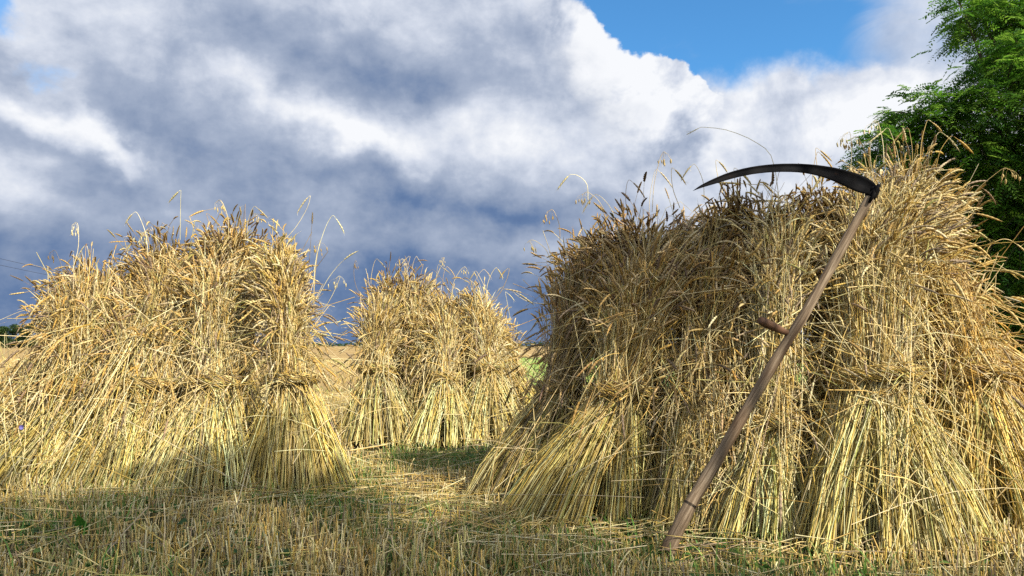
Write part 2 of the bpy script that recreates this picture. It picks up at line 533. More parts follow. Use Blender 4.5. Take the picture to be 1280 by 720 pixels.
def straw_col(n, w=(4, 4, 2.5, 2.5, 1.5, 1.0, 2), mul=(1, 1, 1)):
    w = np.array(w, float); w /= w.sum()
    c = PAL[rng.choice(len(PAL), n, p=w)]
    c = c * rng.uniform(0.78, 1.16, (n, 1)) * (1 + rng.normal(size=(n, 3)) * 0.025)
    return np.clip(c * np.array(mul), 0.01, 0.9)


def hermite(a, b, ma, mb, t):
    t = t[None, :, None]
    a, b, ma, mb = a[:, None], b[:, None], ma[:, None], mb[:, None]
    return (2 * t ** 3 - 3 * t ** 2 + 1) * a + (t ** 3 - 2 * t ** 2 + t) * ma + (-2 * t ** 3 + 3 * t ** 2) * b + (t ** 3 - t ** 2) * mb


def empty(name, loc):
    o = bpy.data.objects.new(name, None)
    o.empty_display_size = 0.1
    o.location = tuple(loc); C.objects.link(o)
    return o


def tag(o, label=None, cat=None, group=None, kind=None):
    if label: o['label'] = label
    if cat: o['category'] = cat
    if group: o['group'] = group
    if kind: o['kind'] = kind
    return o


# ------------------------------------------------------------------ a sheaf
def sheaf(label, group, B, W, T, Rb, rw, Rt, n, strays=(), mul=(1, 1, 1), pal=(4, 4, 2.5, 2.5, 1.5, 1.0, 2), earmul=(1, 1, 1),
          mess=0.16, width=0.0019, droop=0.8, loose=0.07, knot=None, topvar=0.16, squash=0.8, flare=0.5, drape=(14, 0.0, 0.0)):
    B = np.array(B, float); W = np.array(W, float); T = np.array(T, float)
    root = empty('sheaf', B)
    tag(root, label, 'sheaf', group)
    T = T - np.array([0, 0, {G_R: 0.13, G_L: 0.12, G_M: 0.14}[group]])
    W = W - B; T = T - B; B = np.zeros(3)
    n = int(n * 1.15)
    th = rng.uniform(0, 2 * PI, n)
    rr = rng.uniform(0, 1, n) ** 0.38
    # tussocks: straws gather in locks
    lock = np.sin(th * 5 + rng.uniform(0, 6)) * 0.10 + np.sin(th * 9 + rng.uniform(0, 6)) * 0.07
    cs = lambda a: np.stack([np.cos(a), np.sin(a), np.zeros_like(a)], -1)
    axis = nrm(T - W)
    NL = 22
    lid = ((th / (2 * PI) * NL).astype(int) + (rr < 0.75) * NL) % (2 * NL)
    lk = lambda sd_, *sh: rng.normal(0, sd_, (2 * NL,) + sh)[lid]
    rb = rr * (1 + lock + lk(0.07)) * rng.uniform(0.82, 1.12, n)
    th = th + lk(0.20)
    Pb = B + Rb * rb[:, None] * cs(th) * np.array([1, squash, 1])
    Pb[:, 2] = rng.uniform(0.0, 0.05, n) + (1 - rr) * 0.05
    tw = th + rng.normal(0, 0.50, n) + lk(0.30)
    Pw = W + rw * (rr * rng.uniform(0.75, 1.08, n))[:, None] * cs(tw)
    Pw[:, 2] += rng.normal(0, 0.01, n)
    tt = tw + rng.normal(0, 0.34, n) + lk(0.35)
    rt = rr * rng.uniform(0.55, 1.25, n)
    hl = rng.normal(0, topvar * 0.75, n) + lk(topvar * 0.6) - 0.10 * rt
    rt = rt * (1 + lk(0.26))
    Pt = T + Rt * rt[:, None] * cs(tt) + axis * hl[:, None]
    out_dir = cs(tt)
    # below the band: nearly straight, bellied outwards a touch
    dn = Pw - Pb
    ma = dn * np.array([0.75, 0.75, 1.1]); mb = dn * 1.0
    low = hermite(Pb, Pw, ma, mb, np.linspace(0, 1, 4)[:-1])
    up = Pt - Pw
    Lu = np.linalg.norm(up, axis=1, keepdims=True)
    m0 = nrm(nrm(up) + nrm(dn) * 0.30) * Lu
    dr = np.clip(rng.normal(0.50, 0.35, n) + lk(0.28), 0, 1.7)[:, None] * droop
    m1 = Lu * (nrm(up) * 0.9 + out_dir * flare * rt[:, None] + np.array([0, 0, -1.0]) * dr * 1.0 + rng.normal(size=(n, 3)) * 0.13 + lk(0.20, 3))
    ts = np.linspace(0, 1, 8)
    high = hermite(Pw, Pt, m0, m1, ts)
    kl = np.where(rng.uniform(size=n) < 0.16)[0]
    low[kl, 1] += rng.normal(size=(len(kl), 3)) * np.array([0.035, 0.035, 0.02])
    low[kl, 2] += rng.normal(size=(len(kl), 3)) * np.array([0.03, 0.03, 0.02])
    # bent and broken straws: kink somewhere above the band and hang outwards
    kb = np.where(rng.uniform(size=n) < mess)[0]
    if len(kb):
        ki = rng.integers(2, 7, len(kb))
        tang = np.stack([-out_dir[kb, 1], out_dir[kb, 0], np.zeros(len(kb))], -1)
        d2 = nrm(out_dir[kb] * rng.uniform(0.25, 0.9, (len(kb), 1)) + tang * rng.normal(0, 0.6, (len(kb), 1)) + np.array([0, 0, 1.0]) * rng.uniform(-1.2, 0.25, (len(kb), 1)))
        seg = (Lu[kb] / 7.0) * 0.85
        for j in range(8):
            msk = j > ki
            k_ = kb[msk]
            sag = np.array([0, 0, -1.0]) * (0.05 * (j - ki[msk])[:, None]) 
            high[k_, j] = high[k_, ki[msk]] + (d2[msk] + sag) * seg[msk] * (j - ki[msk])[:, None]
    P = np.concatenate([low, high], 1)
    wob = rng.normal(size=(n, 1, 3)) * 0.010 * np.sin(np.linspace(0, 1, P.shape[1]) * rng.uniform(4, 9, (n, 1)) + rng.uniform(0, 6, (n, 1)))[..., None]
    wob[:, 3] *= 0.3
    P = P + wob
    P[..., 2] = np.maximum(P[..., 2], 0.004)
    col = np.clip(straw_col(n, pal, mul) * (1 + lk(0.15))[:, None], 0.01, 0.9)
    cc = np.repeat(col[:, None], P.shape[1], 1)
    # stems are paler and greener low down, where they were cut
    butt = np.array([0.95, 1.03, 0.88]) ; cc[:, :3] *= butt
    nodek = rng.integers(1, 9, n); cc[np.arange(n), nodek] *= 0.6
    wd = width * rng.uniform(0.75, 1.3, (n, 1)) * np.linspace(1.2, 0.6, P.shape[1])[None]
    parts = [tubes(P, wd, cc)]
    # loose straws caught across the outside
    nl = int(n * loose)
    if nl:
        h = rng.uniform(0.12, 0.95, nl)
        a = rng.uniform(0, 2 * PI, nl)
        rad = np.where(h < 0.5, Rb + (rw - Rb) * (h / 0.5), rw + (Rt - rw) * ((h - 0.5) / 0.5)) * rng.uniform(0.85, 1.12, nl)
        ctr = np.where((h < 0.5)[:, None], W * (h / 0.5)[:, None], W + (T - W) * ((h - 0.5) / 0.5)[:, None])
        c0 = ctr + rad[:, None] * cs(a)
        tang = np.stack([-np.sin(a), np.cos(a), np.zeros(nl)], -1)
        d = nrm(tang * rng.normal(0, 0.8, (nl, 1)) + np.array([0, 0, 1.0]) * rng.normal(0, 0.9, (nl, 1)) + cs(a) * rng.normal(0, 0.16, (nl, 1)))
        ll = rng.uniform(0.15, 0.5, (nl, 1))
        t = np.linspace(-1, 1, 5)
        sagl = np.array([0, 0, -1.0]) * rng.uniform(0, 0.10, (nl, 1, 1)) * (t ** 2)[None, :, None]
        PL = c0[:, None] + d[:, None] * ll[:, None] * t[None, :, None] + sagl
        PL[..., 2] = np.maximum(PL[..., 2], 0.01)
        parts.append(tubes(PL, np.full((nl, 5), width * 0.95), straw_col(nl, (3, 5, 5, 1, 0.5, 1, 1.5), mul)))
    # stems slid down over the front, lying from the shoulders to the foot
    nd, ddx, ddy = drape
    if nd:
        a = -PI / 2 + rng.normal(0, 0.75, nd)
        u = rng.uniform(0.1, 0.95, nd)[:, None]
        A = W + (T - W) * u + (rw + (Rt - rw) * u) * cs(a) * rng.uniform(0.95, 1.15, (nd, 1))
        a2 = a + rng.normal(0, 0.75, nd)
        v = rng.uniform(0.0, 0.75, nd)[:, None]
        Z = W * v + (Rb + (rw - Rb) * v) * cs(a2) * np.array([1, squash, 1]) * 1.08 + np.array([ddx, ddy, 0]) * (1 - v) * rng.uniform(0.6, 1.4, (nd, 1))
        Z[:, 2] = W[2] * v[:, 0] + 0.01
        t = np.linspace(0, 1, 7)[None, :, None]
        bow = (cs(a) * 0.07 + np.array([0, 0, -0.03]))[:, None] * np.sin(t * PI)
        PD = A[:, None] * (1 - t) + Z[:, None] * t + bow * rng.uniform(0.2, 1.4, (nd, 1, 1)) + rng.normal(size=(nd, 1, 3)) * 0.02 * np.sin(t * 2 * PI)
        PD[..., 2] = np.maximum(PD[..., 2], 0.01)
        parts.append(tubes(PD, width * rng.uniform(0.8, 1.2, (nd, 1)) * np.ones((1, 7)), straw_col(nd, (3, 5, 4, 1, 0.5, 1, 1.5), mul)))
    tag(build('stalks', parts, M_STRAW, root), kind='stuff')
    # ears at the tips
    he = rng.uniform(size=n) < 0.94
    ep, ed = P[he, -1], P[he, -1] - P[he, -2]
    ecol = straw_col(he.sum(), (2.5, 4, 2.4, 2.8, 2.6, 0.2, 1.0), np.array(mul) * np.array(earmul) * np.array([0.97, 0.95, 0.96]))
    tag(build('ears', ears(ep, ed, ecol, droop=droop), M_EAR, root), kind='stuff')
    # dry leaf blades curling from the stems
    nf = int(n * 0.26)
    ix = rng.integers(0, n, nf); jx = rng.integers(2, 10, nf)
    jx = np.minimum(jx, P.shape[1] - 2)
    p0 = P[ix, jx]; t0 = nrm(P[ix, jx + 1] - P[ix, jx])
    outl = nrm(p0 - (W * 0.5 + T * 0.5) * np.array([1, 1, 0]) - np.array([0, 0, 1]) * p0[:, 2:3])
    k = 6; t = np.linspace(0, 1, k)[None, :, None]
    ln = rng.uniform(0.08, 0.24, (nf, 1, 1))
    dd = nrm(t0 * 0.9 + outl * 0.25 + rng.normal(size=(nf, 3)) * 0.35)[:, None]
    cur = (np.array([0, 0, -1.0]) * rng.uniform(0.2, 1.3, (nf, 1, 1)) + rng.normal(size=(nf, 1, 3)) * 0.4)
    LP = p0[:, None] + ln * (dd * t + cur * t * t * 0.7)
    LP[..., 2] = np.maximum(LP[..., 2], 0.01)
    nn = rng.normal(size=(nf, 1, 3)); nn2 = rng.normal(size=(nf, 1, 3))
    TN = nrm(np.cross(np.gradient(LP, axis=1), nn * (1 - t) + nn2 * t))
    wv = rng.uniform(0.0018, 0.0042, (nf, 1)) * np.array([0.8, 1, 1, 0.85, 0.55, 0.1])[None]
    tag(build('dry_leaves', [ribbons(LP, TN, wv, straw_col(nf, (1, 4, 4, 1, 2, 0.6, 1), mul))], M_DRYLEAF, root), kind='stuff')
    # straw band
    nb = 85
    a0 = rng.uniform(0, 2 * PI, nb); span = rng.uniform(2.2, 6.0, nb)
    kk = 18
    s = np.linspace(0, 1, kk)[None]
    ang = a0[:, None] + span[:, None] * s
    ph = rng.uniform(0, 2 * PI, nb)[:, None]
    br = rw * 1.12 + 0.020 + 0.013 * np.sin(ang * 6 + ph)
    bz = 0.022 * np.cos(ang * 6 + ph) + rng.normal(0, 0.010, nb)[:, None]
    br = br + (s > 0.93) * rng.uniform(0, 0.04, (nb, 1)) + (s < 0.05) * rng.uniform(0, 0.03, (nb, 1))
    BP = W + np.stack([br * np.cos(ang), br * np.sin(ang), bz], -1) + np.array([0, 0, 1.0]) * (axis[1] * -0.3) * br[..., None] * np.sin(ang)[..., None]
    bparts = [tubes(BP, np.full((nb, kk), width * 1.15), straw_col(nb, (4, 3, 1, 4, 2, 2, 2), np.array(mul) * 0.92))]
    band = build('straw_band', bparts, M_STRAW, root)
    # the twisted knot, a tuft poking out of the front
    ka = -PI / 2 + (knot if knot is not None else rng.uniform(-0.8, 0.8))
    nk = 30
    base = W + (rw * 1.12 + 0.012) * np.array([math.cos(ka), math.sin(ka), 0])
    tn = np.array([-math.sin(ka), math.cos(ka), 0]); od = np.array([math.cos(ka), math.sin(ka), 0])
    sgn = rng.choice([-1.0, 1.0], nk)[:, None]
    kd = nrm(tn * sgn * rng.uniform(0.4, 1.2, (nk, 1)) + od * rng.uniform(0.05, 0.6, (nk, 1)) + np.array([0, 0, 1.0]) * rng.normal(-0.15, 0.4, (nk, 1)))
    t = np.linspace(0, 1, 5)[None, :, None]
    KP = (base + rng.normal(size=(nk, 3)) * 0.012)[:, None] + kd[:, None] * t * rng.uniform(0.05, 0.17, (nk, 1, 1)) + np.array([0, 0, -1.0]) * t * t * rng.uniform(0, 0.06, (nk, 1, 1))
    build('knot', [tubes(KP, np.full((nk, 5), width), straw_col(nk, (3, 4, 2, 3, 1, 2, 2), mul))], M_STRAW, band)
    # single stalks that stand clear of the rest
    for st in strays:
        pts = [np.array(p) - np.array(root.location) for p in st['pts']]
        PP = spline(pts, 14)[None]
        c_ = straw_col(1, (1, 4, 4, 1, 1, 0, 1), st.get('mul', mul))
        so = build('stray_stalk', [tubes(PP, np.linspace(width * 1.05, width * 0.6, 14)[None], c_)], M_STRAW, root)
        kind = st.get('head', 'ear')
        if kind == 'ear':
            build('ear', ears(PP[:, -1], PP[:, -1] - PP[:, -2], c_ * 0.85, 0.07, 0.10, st.get('fat', 0.9), 0.9, 10), M_EAR, so)
        elif kind == 'oat':
            parts = []
            n_o = 7
            for q in range(n_o):
                j = 13 - q // 2
                b0 = PP[0, j]
                d = np.array([rng.normal(0, 0.5), rng.normal(0, 0.4), -0.3]); d /= np.linalg.norm(d)
                l_ = rng.uniform(0.02, 0.055)
                tip = b0 + d * l_ + np.array([0, 0, -0.02])
                parts.append(tubes(np.array([[b0, b0 + d * l_ * 0.6, tip]]), np.full((1, 3), 0.0005), c_))
                parts += ears(tip[None], np.array([[0.05, 0, -1.0]]), c_, 0.018, 0.026, 0.75, 0.2, 1)
            build('oat_panicle', parts, M_EAR, so)
    return root


def stray(px0, py0, px1, py1, Y, bend=0.15, head='ear', hook=0.05, mul=None, dY=0.0):
    """a stalk running up from one picture point to another at depth Y, hooked over at the tip"""
    a = at(px0, py0, Y); b = at(px1, py1, Y + dY)
    d = b - a; L_ = np.linalg.norm(d)
    side = np.array([d[2], 0, -d[0]]) / max(L_, 1e-6)
    m1 = a + d * 0.45 - side * bend * L_ * 0.5
    m2 = a + d * 0.82 - side * bend * L_ * 0.35
    sg = 1 if bend > 0 else -1
    e = b + np.array([sg * hook * 0.8, 0.0, -hook * 0.5]) if hook else b
    r = {'pts': [a, m1, m2, b, e] if hook else [a, m1, m2, b], 'head': head}
    if mul: r['mul'] = mul
    return r


def auto_strays(cx, topy, w, Y, num, hi=60, mul=None):
    r = []
    for i in range(num):
        x0 = cx + random.uniform(-w, w)
        x1 = x0 + random.uniform(-28, 28)
        r.append(stray(x0, topy + 30, x1, topy - random.uniform(12, hi), Y + random.uniform(-0.12, 0.12), random.uniform(-0.25, 0.25), random.choice(['ear', 'ear', 'ear', 'oat']), random.uniform(0.015, 0.05), mul))
    return r


# ------------------------------------------------------------------ ground
def ground_z(x, y):
    return 0.018 * np.sin(x * 1.7 + 0.6) * np.sin(y * 1.3 + 0.3) + 0.012 * np.sin(x * 4.1 + y * 2.3) - 0.012


def grid_mesh(name, xs, ys, zf, mat):
    X, Y = np.meshgrid(xs, ys)
    Z = zf(X, Y)
    v = np.stack([X, Y, Z], -1).reshape(-1, 3)
    w = len(xs)
    i, j = np.meshgrid(np.arange(len(xs) - 1), np.arange(len(ys) - 1))
    b = (j * w + i).ravel()
    f = np.stack([b, b + 1, b + w + 1, b + w], -1)
    return build(name, [(v, f, None)], mat)


xs = np.concatenate([[-2500, -900, -300, -120, -60, -30, -16], np.linspace(-10, 10, 101), [16, 30, 60, 120, 300, 900, 2500]])
ys = np.concatenate([[-600, -200, -80, -30, -14], np.linspace(-8, 16, 121), [20, 26, 35, 50, 80, 140, 260, 500, 1000, 2500]])


def gz(x, y):
    near = np.clip((14 - np.hypot(x, y - 4)) / 6, 0, 1)
    return ground_z(x, y) * near


g = grid_mesh('field_ground', xs, ys, gz, M_SOIL)
tag(g, 'stubble field running flat to the horizon', None, None, 'structure')
# a strip of green meadow seen between the middle and right stooks
v = np.array([[0.25, 15.5, 0.006], [14, 13, 0.006], [60, 50, 0.006], [0.6, 52, 0.006], [0.2, 34, 0.006]])
g = build('meadow_ground', [(v, np.array([[0, 1, 2, 3, 4]]), None)], M_MEADOW)
tag(g, 'strip of green meadow beside the golden field', None, None, 'structure')

# ------------------------------------------------------------------ the three stooks
G_R = 'sheaves of the large stook on the right'
G_L = 'sheaves of the large stook on the left'
G_M = 'sheaves of the smaller stook in the middle distance'
SH = (0.90, 0.86, 0.84)   # greyer, darker straw


def sp(px, Y, z):
    d = ray(px, 432)
    return (d[0] / d[1] * Y, Y, z)


RW = 0.0020
# right stook, from left to right along the front
sheaf('grey brown sheaf at the left end of the right stook, butts fanned leftwards', G_R,
      sp(655, 4.10, 0), sp(702, 4.15, 0.62), sp(746, 4.35, 1.40), 0.34, 0.10, 0.25, 1300,
      strays=[stray(690, 330, 664, 300, 4.2, -0.3, 'oat', 0.03), stray(700, 300, 690, 262, 4.25, -0.2, 'oat', 0.04),
              stray(730, 320, 713, 292, 4.2, 0.2, 'ear', 0.03), stray(680, 380, 640, 362, 4.1, 0.25, 'ear', 0.05)],
      mul=SH, pal=(2, 3, 2, 3, 4, 1, 0.5), earmul=(0.85, 0.82, 0.85), width=RW, mess=0.10, droop=0.7)
sheaf('yellow sheaf with widely splayed butts, second from left in the right stook', G_R,
      sp(712, 3.72, 0), sp(772, 3.78, 0.62), sp(824, 4.05, 1.44), 0.40, 0.11, 0.29, 1600,
      strays=[stray(770, 290, 745, 243, 4.0, -0.3, 'ear', 0.02), stray(790, 280, 786, 225, 4.0, 0.2, 'ear', 0.03),
              stray(735, 250, 714, 218, 4.1, -0.5, 'ear', 0.02), stray(755, 262, 733, 240, 4.1, -0.2, 'oat', 0.03), stray(815, 265, 829, 190, 4.0, 0.1, 'oat', 0.02)],
      mul=(1.0, 0.97, 0.95), pal=(4, 5, 2, 2, 1, 2, 3), earmul=(0.80, 0.76, 0.78), width=RW, mess=0.08, knot=0.5)
sheaf('tangled dark sheaf half hidden left of the scythe handle', G_R,
      sp(862, 3.55, 0), sp(872, 3.72, 0.60), sp(895, 4.0, 1.42), 0.26, 0.095, 0.24, 1200, drape=(70, 0.10, 0.0),
      strays=[stray(850, 260, 840, 210, 3.9, 0.15, 'ear', 0.02), stray(880, 250, 868, 205, 3.9, -0.2, 'ear', 0.02)],
      mul=(0.95, 0.92, 0.90), pal=(3, 3, 1, 3, 3, 1.5, 1), earmul=(0.82, 0.78, 0.8), width=RW, mess=0.14, loose=0.14)
sheaf('slim pale sheaf bound low, directly behind the scythe handle', G_R,
      sp(945, 3.38, 0), sp(962, 3.50, 0.49), sp(978, 3.85, 1.50), 0.26, 0.085, 0.22, 1050, drape=(8, 0.05, 0.0),
      strays=[{'pts': [at(975, 260, 3.8), at(966, 200, 3.7), at(945, 178, 3.65), at(910, 163, 3.6), at(880, 159, 3.6), at(874, 160, 3.6)], 'head': 'ear', 'fat': 0.5},
              stray(925, 250, 918, 210, 3.8, 0.1, 'ear', 0.03), stray(1015, 240, 1022, 190, 3.8, 0.1, 'ear', 0.02)],
      pal=(3, 5, 5, 1.5, 1, 1, 1.5), width=RW, mess=0.14, loose=0.16, knot=-0.2)
sheaf('widest golden sheaf standing in front, just right of the scythe blade joint', G_R,
      sp(1092, 3.20, 0), sp(1090, 3.42, 0.71), sp(1105, 3.78, 1.60), 0.38, 0.145, 0.28, 2400, drape=(8, 0.0, 0.0), droop=1.1,
      strays=[stray(1090, 220, 1071, 170, 3.6, -0.1, 'oat', 0.03), stray(1150, 200, 1160, 150, 3.7, 0.1, 'ear', 0.03),
              stray(1125, 210, 1110, 160, 3.7, -0.1, 'ear', 0.03), stray(1060, 230, 1062, 165, 3.7, -0.1, 'oat', 0.03), stray(1170, 210, 1190, 170, 3.7, 0.2, 'ear', 0.04)],
      pal=(5, 5, 3, 2, 0.8, 0.8, 3), width=RW, mess=0.07, loose=0.12, knot=0.3)
sheaf('leaning sheaf near the right edge with deep golden drooping ears and knotted band', G_R,
      sp(1220, 3.38, 0), sp(1212, 3.52, 0.71), sp(1148, 3.85, 1.42), 0.42, 0.125, 0.19, 1900, drape=(4, 0, 0), droop=1.3,
      strays=[{'pts': [at(1190, 300, 3.7), at(1210, 250, 3.65), at(1250, 213, 3.6), at(1262, 212, 3.6)], 'head': 'oat'},
              {'pts': [at(1150, 322, 3.5), at(1220, 332, 3.45), at(1280, 340, 3.4), at(1330, 345, 3.4)], 'head': 'ear'},
              stray(1200, 260, 1222, 232, 3.7, 0.4, 'ear', 0.04)],
      mul=(1.02, 0.95, 0.82), pal=(5, 4, 2, 3, 1, 1, 5), width=RW, mess=0.10, loose=0.12, knot=0.2)
sheaf('far right sheaf of the right stook, its outer side bright orange gold', G_R,
      sp(1300, 3.95, 0), sp(1262, 4.0, 0.70), sp(1190, 4.15, 1.02), 0.40, 0.12, 0.13, 1300, drape=(4, 0, 0), droop=1.2,
      strays=[stray(1230, 330, 1262, 300, 4.0, 0.5, 'ear', 0.05)],
      mul=(1.08, 0.92, 0.68), pal=(5, 3, 1, 3, 1, 0.5, 6), width=RW, mess=0.12)
# back row, leaning towards the camera
sheaf('back row sheaf whose brown ears show above the left shoulder of the right stook', G_R,
      sp(770, 5.1, 0), sp(795, 4.85, 0.7), sp(802, 4.4, 1.48), 0.38, 0.15, 0.34, 1700, drape=(0, 0, 0),
      strays=[stray(812, 285, 820, 212, 4.3, 0.1, 'ear', 0.03)],
      mul=SH, pal=(2, 3, 1, 3, 3, 0.5, 1), earmul=(0.8, 0.75, 0.78), width=RW, mess=0.1, droop=0.6)
sheaf('back row sheaf with ears under the tip half of the scythe blade', G_R,
      sp(905, 5.0, 0), sp(915, 4.75, 0.7), sp(935, 4.2, 1.58), 0.38, 0.15, 0.32, 1800, drape=(0, 0, 0),
      strays=[stray(905, 245, 895, 200, 4.2, 0.1, 'ear', 0.02)], mul=(0.8, 0.74, 0.68), width=RW, mess=0.1)  # straw tinted dark to paint in the shade of the hollow
sheaf('back row sheaf with stems toned dark as shade under the heel half of the scythe blade', G_R,
      sp(1045, 5.3, 0), sp(1048, 4.9, 0.75), sp(1040, 4.15, 1.60), 0.38, 0.15, 0.32, 1800, drape=(0, 0, 0),
      strays=[stray(1030, 240, 1020, 185, 4.1, 0.1, 'ear', 0.03)], mul=(0.78, 0.72, 0.66), pal=(3, 4, 1, 3, 3, 0.5, 2), width=RW, mess=0.1)  # tint and palette darkened to stand in for shade in the hollow
sheaf('tallest back row sheaf of the right stook, ears against the green tree', G_R,
      sp(1170, 4.9, 0), sp(1165, 4.6, 0.72), sp(1140, 4.12, 1.72), 0.38, 0.15, 0.24, 1700, drape=(0, 0, 0),
      strays=[stray(1140, 210, 1135, 160, 4.1, -0.1, 'ear', 0.03), stray(1160, 205, 1175, 165, 4.1, 0.2, 'ear', 0.04), stray(1105, 205, 1096, 150, 4.1, -0.1, 'oat', 0.04)],
      pal=(4, 4, 3, 1.5, 1, 0.5, 3), width=RW, mess=0.08)

# left stook
LW = 0.0022
sheaf('low slumped sheaf at the far left edge with matted brown ears', G_L,
      sp(-15, 4.75, 0), sp(22, 4.9, 0.40), sp(62, 5.2, 0.80), 0.44, 0.16, 0.18, 1200, drape=(60, -0.18, -0.05),
      strays=[{'pts': [at(60, 385, 4.9), at(30, 388, 4.85), at(0, 400, 4.8), at(-30, 412, 4.8)], 'head': 'ear'}],
      pal=(5, 4, 2, 2, 1, 1.5, 3), width=LW, mess=0.16, loose=0.14, flare=0.2, topvar=0.1, earmul=(0.85, 0.78, 0.72))
sheaf('broad sheaf sloping to the left below the low brown hump of the left stook', G_L,
      sp(72, 4.6, 0), sp(112, 4.75, 0.55), sp(122, 5.05, 1.29), 0.44, 0.18, 0.29, 1700, drape=(70, -0.14, -0.05),
      strays=[stray(90, 340, 96, 278, 4.9, -0.15, 'oat', 0.04), stray(75, 370, 76, 340, 4.9, 0.1, 'ear', 0.02)],
      pal=(5, 4, 2, 2, 1.2, 1, 3), width=LW, mess=0.16, loose=0.14, droop=1.3, flare=0.35, earmul=(0.88, 0.82, 0.78))
sheaf('sunlit sheaf in front of the left stook, its stems brushed down leftwards', G_L,
      sp(160, 4.45, 0), sp(195, 4.62, 0.60), sp(208, 5.0, 1.38), 0.42, 0.17, 0.28, 1500, drape=(60, -0.20, -0.05),
      strays=[stray(185, 320, 170, 265, 4.8, -0.15, 'ear', 0.03), stray(225, 300, 226, 238, 4.8, 0.0, 'ear', 0.02), stray(205, 310, 180, 290, 4.8, -0.2, 'oat', 0.03)],
      pal=(4, 5, 3, 2, 1, 1, 2.5), width=LW, mess=0.17, loose=0.14, droop=1.2, earmul=(0.92, 0.86, 0.82))
sheaf('pale straw sheaf in the centre front of the left stook, shaded at its foot', G_L,
      sp(258, 4.35, 0), sp(272, 4.55, 0.62), sp(272, 4.9, 1.46), 0.36, 0.13, 0.20, 1400, drape=(25, -0.16, -0.03),
      strays=[stray(285, 300, 275, 250, 4.7, -0.2, 'oat', 0.04), stray(310, 300, 318, 258, 4.7, 0.2, 'ear', 0.03), stray(330, 320, 388, 245, 4.6, -0.2, 'ear', 0.02)],
      pal=(3, 5, 5, 1.5, 1, 1, 1.5), width=LW, mess=0.10, loose=0.12, droop=0.9, earmul=(0.95, 0.9, 0.86))
sheaf('upright bundle at the right end of the left stook, tight darker band', G_L,
      sp(378, 4.35, 0), sp(364, 4.42, 0.65), sp(350, 4.62, 1.38), 0.345, 0.10, 0.135, 1700, drape=(5, 0.0, 0.0),
      strays=[stray(385, 350, 390, 280, 4.5, 0.0, 'ear', 0.0), stray(392, 380, 415, 270, 4.5, 0.15, 'ear', 0.03),
              stray(398, 370, 430, 325, 4.5, 0.1, 'ear', 0.0), stray(395, 400, 425, 345, 4.5, -0.1, 'oat', 0.03), stray(392, 390, 400, 300, 4.5, 0.05, 'oat', 0.0)],
      pal=(5, 3, 1.5, 3, 1, 2, 4), width=LW, mess=0.08, topvar=0.14, knot=0.1)
for lab, px, Y, z, rt in (
        ('back row sheaf whose ears make the highest crest of the left stook', 290, 5.2, 1.60, 0.26),
        ('back row sheaf behind the low left shoulder of the left stook', 104, 5.5, 1.34, 0.28),
        ('back row sheaf between the crest and the low left shoulder of the left stook', 200, 5.4, 1.50, 0.28)):
    sheaf(lab, G_L, sp(px, Y + 0.7, 0), sp(px, Y + 0.4, 0.7), sp(px, Y - 0.05, z), 0.36, 0.12, rt, 950,
          strays=auto_strays(px, 432 - (z - 0.85) / Y * FPX, 35, Y, 4, 45), width=LW, mess=0.12, droop=0.9, mul=(0.92, 0.88, 0.84), drape=(0, 0, 0))  # back row tint a little darker, shade between the sheaves put into the colour

# middle stook
MW = 0.0028
sheaf('leftmost sheaf of the middle stook, dark hollow along its left side', G_M,
      sp(470, 6.45, 0), sp(472, 6.6, 0.63), sp(480, 6.9, 1.30), 0.34, 0.105, 0.21, 850,
      strays=auto_strays(470, 350, 25, 6.8, 3, 28), width=MW, mess=0.10, droop=0.6)
sheaf('small whitish sheaf squeezed second from the left in the middle stook', G_M,
      sp(517, 6.65, 0), sp(520, 6.8, 0.58), sp(520, 7.0, 1.36), 0.24, 0.075, 0.19, 700,
      strays=auto_strays(515, 345, 20, 6.9, 3, 28), pal=(2, 4, 6, 1, 1, 0.5, 1), width=MW, mess=0.12, droop=0.6)
sheaf('third sheaf from the left in the middle stook, butts spread as a tent', G_M,
      sp(556, 6.4, 0), sp(557, 6.55, 0.57), sp(556, 6.9, 1.24), 0.34, 0.09, 0.20, 850,
      strays=auto_strays(560, 350, 20, 6.8, 2, 25), pal=(3, 5, 4, 1.5, 1, 0.5, 2), width=MW, mess=0.12, droop=0.6)
sheaf('rightmost front sheaf of the middle stook, a smooth pale upright column', G_M,
      sp(614, 6.45, 0), sp(611, 6.6, 0.64), sp(600, 6.85, 1.24), 0.33, 0.095, 0.18, 850,
      strays=auto_strays(610, 355, 22, 6.8, 3, 28), pal=(4, 5, 4, 1.5, 0.6, 0.8, 3), width=MW, mess=0.1)
sheaf('rear right sheaf of the middle stook, yellow butts by the green meadow', G_M,
      sp(650, 7.1, 0), sp(636, 7.1, 0.6), sp(610, 7.15, 1.14), 0.36, 0.11, 0.22, 800,
      strays=auto_strays(630, 380, 12, 7.0, 2, 25), pal=(5, 4, 2, 1.5, 0.6, 2, 4), width=MW, mess=0.1)
sheaf('back row sheaf with ears over the left half of the middle stook', G_M,
      sp(492, 7.9, 0), sp(495, 7.6, 0.7), sp(496, 7.2, 1.46), 0.34, 0.12, 0.28, 700,
      strays=auto_strays(500, 345, 25, 7.2, 3, 25), width=MW, mess=0.1, mul=(0.85, 0.8, 0.75), drape=(0, 0, 0))  # mul darkens the straw in place of shade behind the front row
sheaf('back row sheaf showing its ears over the right half of the middle stook', G_M,
      sp(580, 7.9, 0), sp(578, 7.6, 0.7), sp(566, 7.2, 1.28), 0.34, 0.12, 0.28, 700,
      strays=auto_strays(580, 350, 25, 7.2, 3, 25), width=MW, mess=0.1, mul=(0.85, 0.8, 0.75), drape=(0, 0, 0))  # same darkened tint, painting in the shade of the gaps

